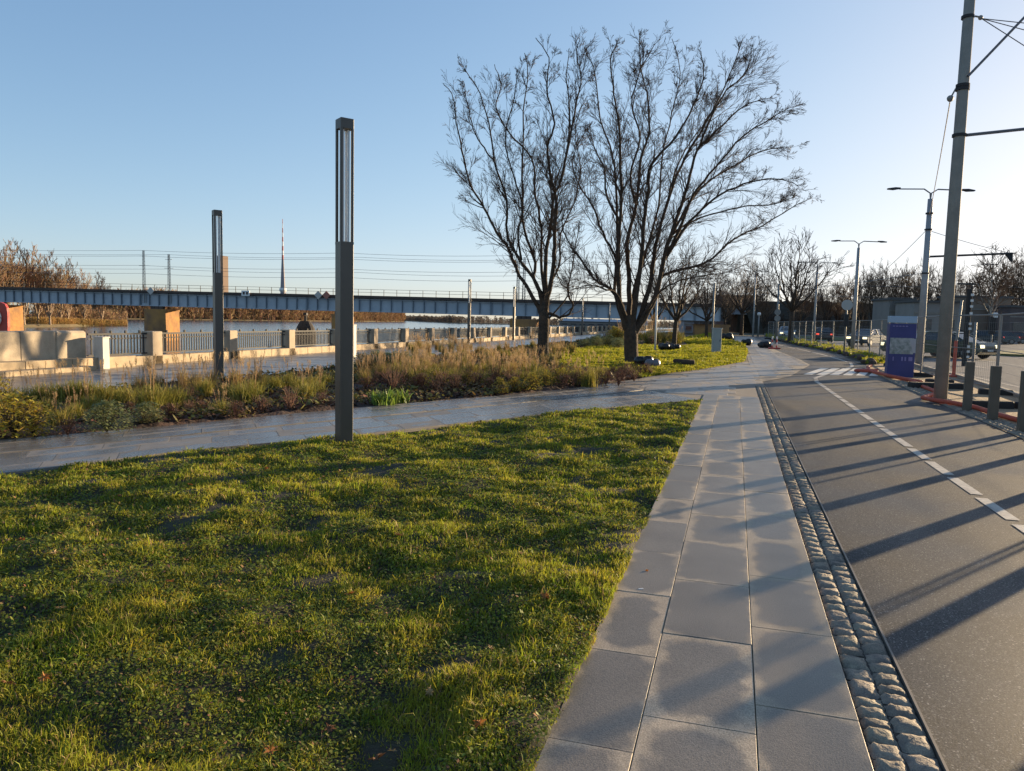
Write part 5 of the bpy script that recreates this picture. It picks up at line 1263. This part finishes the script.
def proto(kind, i):
    key = (kind, i)
    if key in P_: return P_[key], False
    nm = {'feather': 'feather_grass', 'green': 'ornamental_grass', 'bush': 'leafy_shrub', 'yellow': 'yellow_shrub', 'brown': 'withered_perennial', 'lily': 'daylily', 'dry': 'dry_grass'}[kind]
    t = thing(nm, None, None); sd_ = 300+hash_(kind)*10+i
    if kind == 'feather': clump('blades', sd_, 90, .62, .34, .005, m_ogd, t); clump('green_blades', sd_+50, 170, .50, .32, .006, m_og, t); plumes(sd_, 13, .88, t, m_plume)
    if kind == 'green': clump('blades', sd_, 260, .46, .30, .007, m_og, t, .8, .09); plumes(sd_, 7, .7, t, m_plume, .25, .15)
    if kind == 'dry': clump('blades', sd_, 200, .50, .26, .006, m_ogd, t, .5); plumes(sd_, 14, .72, t, m_plume, .3, .16)
    if kind == 'bush': leafy('foliage', sd_, 2200, .36, .40, .042, m_leafg, t); stems(sd_, 22, .28, .3, t)
    if kind == 'yellow': leafy('foliage', sd_, 800, .32, .46, .06, m_leafy, t); stems(sd_, 26, .3, .5, t)
    if kind == 'brown': leafy('foliage', sd_, 420, .26, .30, .04, m_leafr, t); stems(sd_, 34, .28, .42, t, m_leafr)
    if kind == 'lily': clump('blades', sd_, 60, .32, .26, .016, mat('daylily_blade', (.16, .24, .04), .5, trans=.4, island=.3), t, .9)
    P_[key] = t; return t, True
def hash_(k): return sum(ord(c) for c in k) % 97
LB = {'feather': 'tall feathery grass with pale plumes in the planting bed', 'green': 'yellow-green ornamental grass clump in the planting bed', 'dry': 'straw-coloured grass clump in the planting bed', 'bush': 'low rounded grey-green leafy bush in the planting bed', 'yellow': 'yellowing leafy shrub in the planting bed', 'brown': 'withered red-brown perennial in the planting bed', 'lily': 'bright green strap-leaved clump at the front of the planting bed'}
cnt = {}
def plant(kind, x, y, s_=1.0, label=None, i=None):
    cnt[kind] = cnt.get(kind, 0)+1; i = cnt[kind] % 3 if i is None else i
    t, new = proto(kind, i); z = float(hb(np.array(x), np.array(y)))-.01 if y < 48 else .04
    if new: o = t; o.location = (x, y, z); o.rotation_euler.z = rng.uniform(0, 6); o.scale = (s_,)*3
    else: o = dup(t, (x, y, z), rng.uniform(0, 6), (s_*rng.uniform(.9, 1.1), s_*rng.uniform(.9, 1.1), s_*rng.uniform(.88, 1.12)))
    if label: tag(o, label, 'plant'); o.pop('group', None) if hasattr(o, 'pop') else None
    else: tag(o, LB[kind], 'plant', LB[kind].replace(' in the planting bed', 's').replace(' at the front', 's at the front'))
def PG(kind, px, py, s_=1, label=None): p = G(px, py, .04); plant(kind, p.x, p.y, s_, label)
# front row seen one by one
PG('yellow', 14, 436, 1.1, 'yellowing leafy shrub at the extreme left of the planting bed'); PG('yellow', 34, 434, .9); PG('yellow', -12, 432, 1.1); PG('yellow', -4, 415, 1.0)
PG('bush', 107, 430, .95, 'low rounded grey-green bush at the path edge, left part of the bed'); PG('bush', 146, 424, .65)
for px, py, s_ in ((30, 404, .8), (42, 402, .9), (56, 403, .9), (70, 404, .95), (84, 404, .9), (99, 405, .85), (8, 402, .8)): PG('green', px, py, s_)
for px, py, s_ in ((150, 412, 1.0), (163, 410, 1.1), (178, 408, .9), (126, 407, .9), (245, 405, 1.0), (252, 398, .9), (205, 398, .8), (114, 404, .8), (229, 399, .8)): PG('green', px, py, s_)
for px, py in ((140, 396), (155, 394), (196, 394), (210, 392), (236, 394), (256, 390), (183, 391)): PG('dry', px, py, .95)
for px, py in ((48, 416), (60, 424), (75, 420), (90, 414), (130, 416), (190, 415), (203, 410), (222, 414), (236, 417), (262, 412), (275, 404), (290, 410), (306, 402), (322, 406), (68, 434), (190, 402), (318, 396), (300, 394), (170, 420)): PG('brown' if px % 3 else 'green', px, py, rng.uniform(.5, .8))
PG('lily', 389, 403, 1.15, 'bright green strap-leaved clump beside the path, right of the nearest lamp post'); PG('lily', 402, 401, 1.0); PG('lily', 378, 404, .9)
for px, py in ((275, 392), (290, 390), (305, 388), (325, 386), (262, 388), (312, 392)): PG('green', px, py, .75)
# bush rows right of the lamp
for px in range(362, 405, 7): PG('bush', px, 371+rng.uniform(-1, 1), 1.25)
for px in range(400, 600, 9): PG('green', px+rng.uniform(-4, 4), 384+rng.uniform(-5, 3), rng.uniform(.8, 1.15))
for px in range(366, 640, 10): PG('brown', px+rng.uniform(-4, 4), 393-(px-366)*.035+rng.uniform(-5, 3), rng.uniform(.8, 1.2))
for px, py in ((500, 393), (515, 391), (532, 391), (545, 388), (560, 386), (578, 382), (420, 388), (436, 386)): PG('yellow', px, py, rng.uniform(.6, .85))
for i in range(78):
    px = rng.uniform(400, 560); py = rng.uniform(356, 380); PG(('feather', 'green', 'feather', 'dry')[i % 4], px, py, rng.uniform(.55, .85))
for i in range(40):
    px = rng.uniform(405, 640); py = rng.uniform(349, 358); PG('feather' if i % 2 else 'dry', px, py, rng.uniform(.7, 1.05)) if not (px > 560 and py > 354) else None
for i in range(14): PG('feather', 360+rng.uniform(0, 60), 380+rng.uniform(-5, 5), .7)
for i in range(12): PG('brown', 590+i*5.5, 379-i*.5+rng.uniform(-1.5, 1), .8)
# shrubs of the far bed
for i in range(40):
    y = rng.uniform(51, 68); x = rng.uniform(-9.5, -4.0)
    if inpoly([x], [y], bed2)[0]: plant(('yellow', 'feather', 'brown', 'green')[i % 4], x, y, rng.uniform(1.5, 2.3))
for i in range(14): plant('bush', rng.uniform(-9.5, -6.0), rng.uniform(44, 50), rng.uniform(1.1, 1.6))
# plant protos that were created keep their own places; nothing is parked out of sight
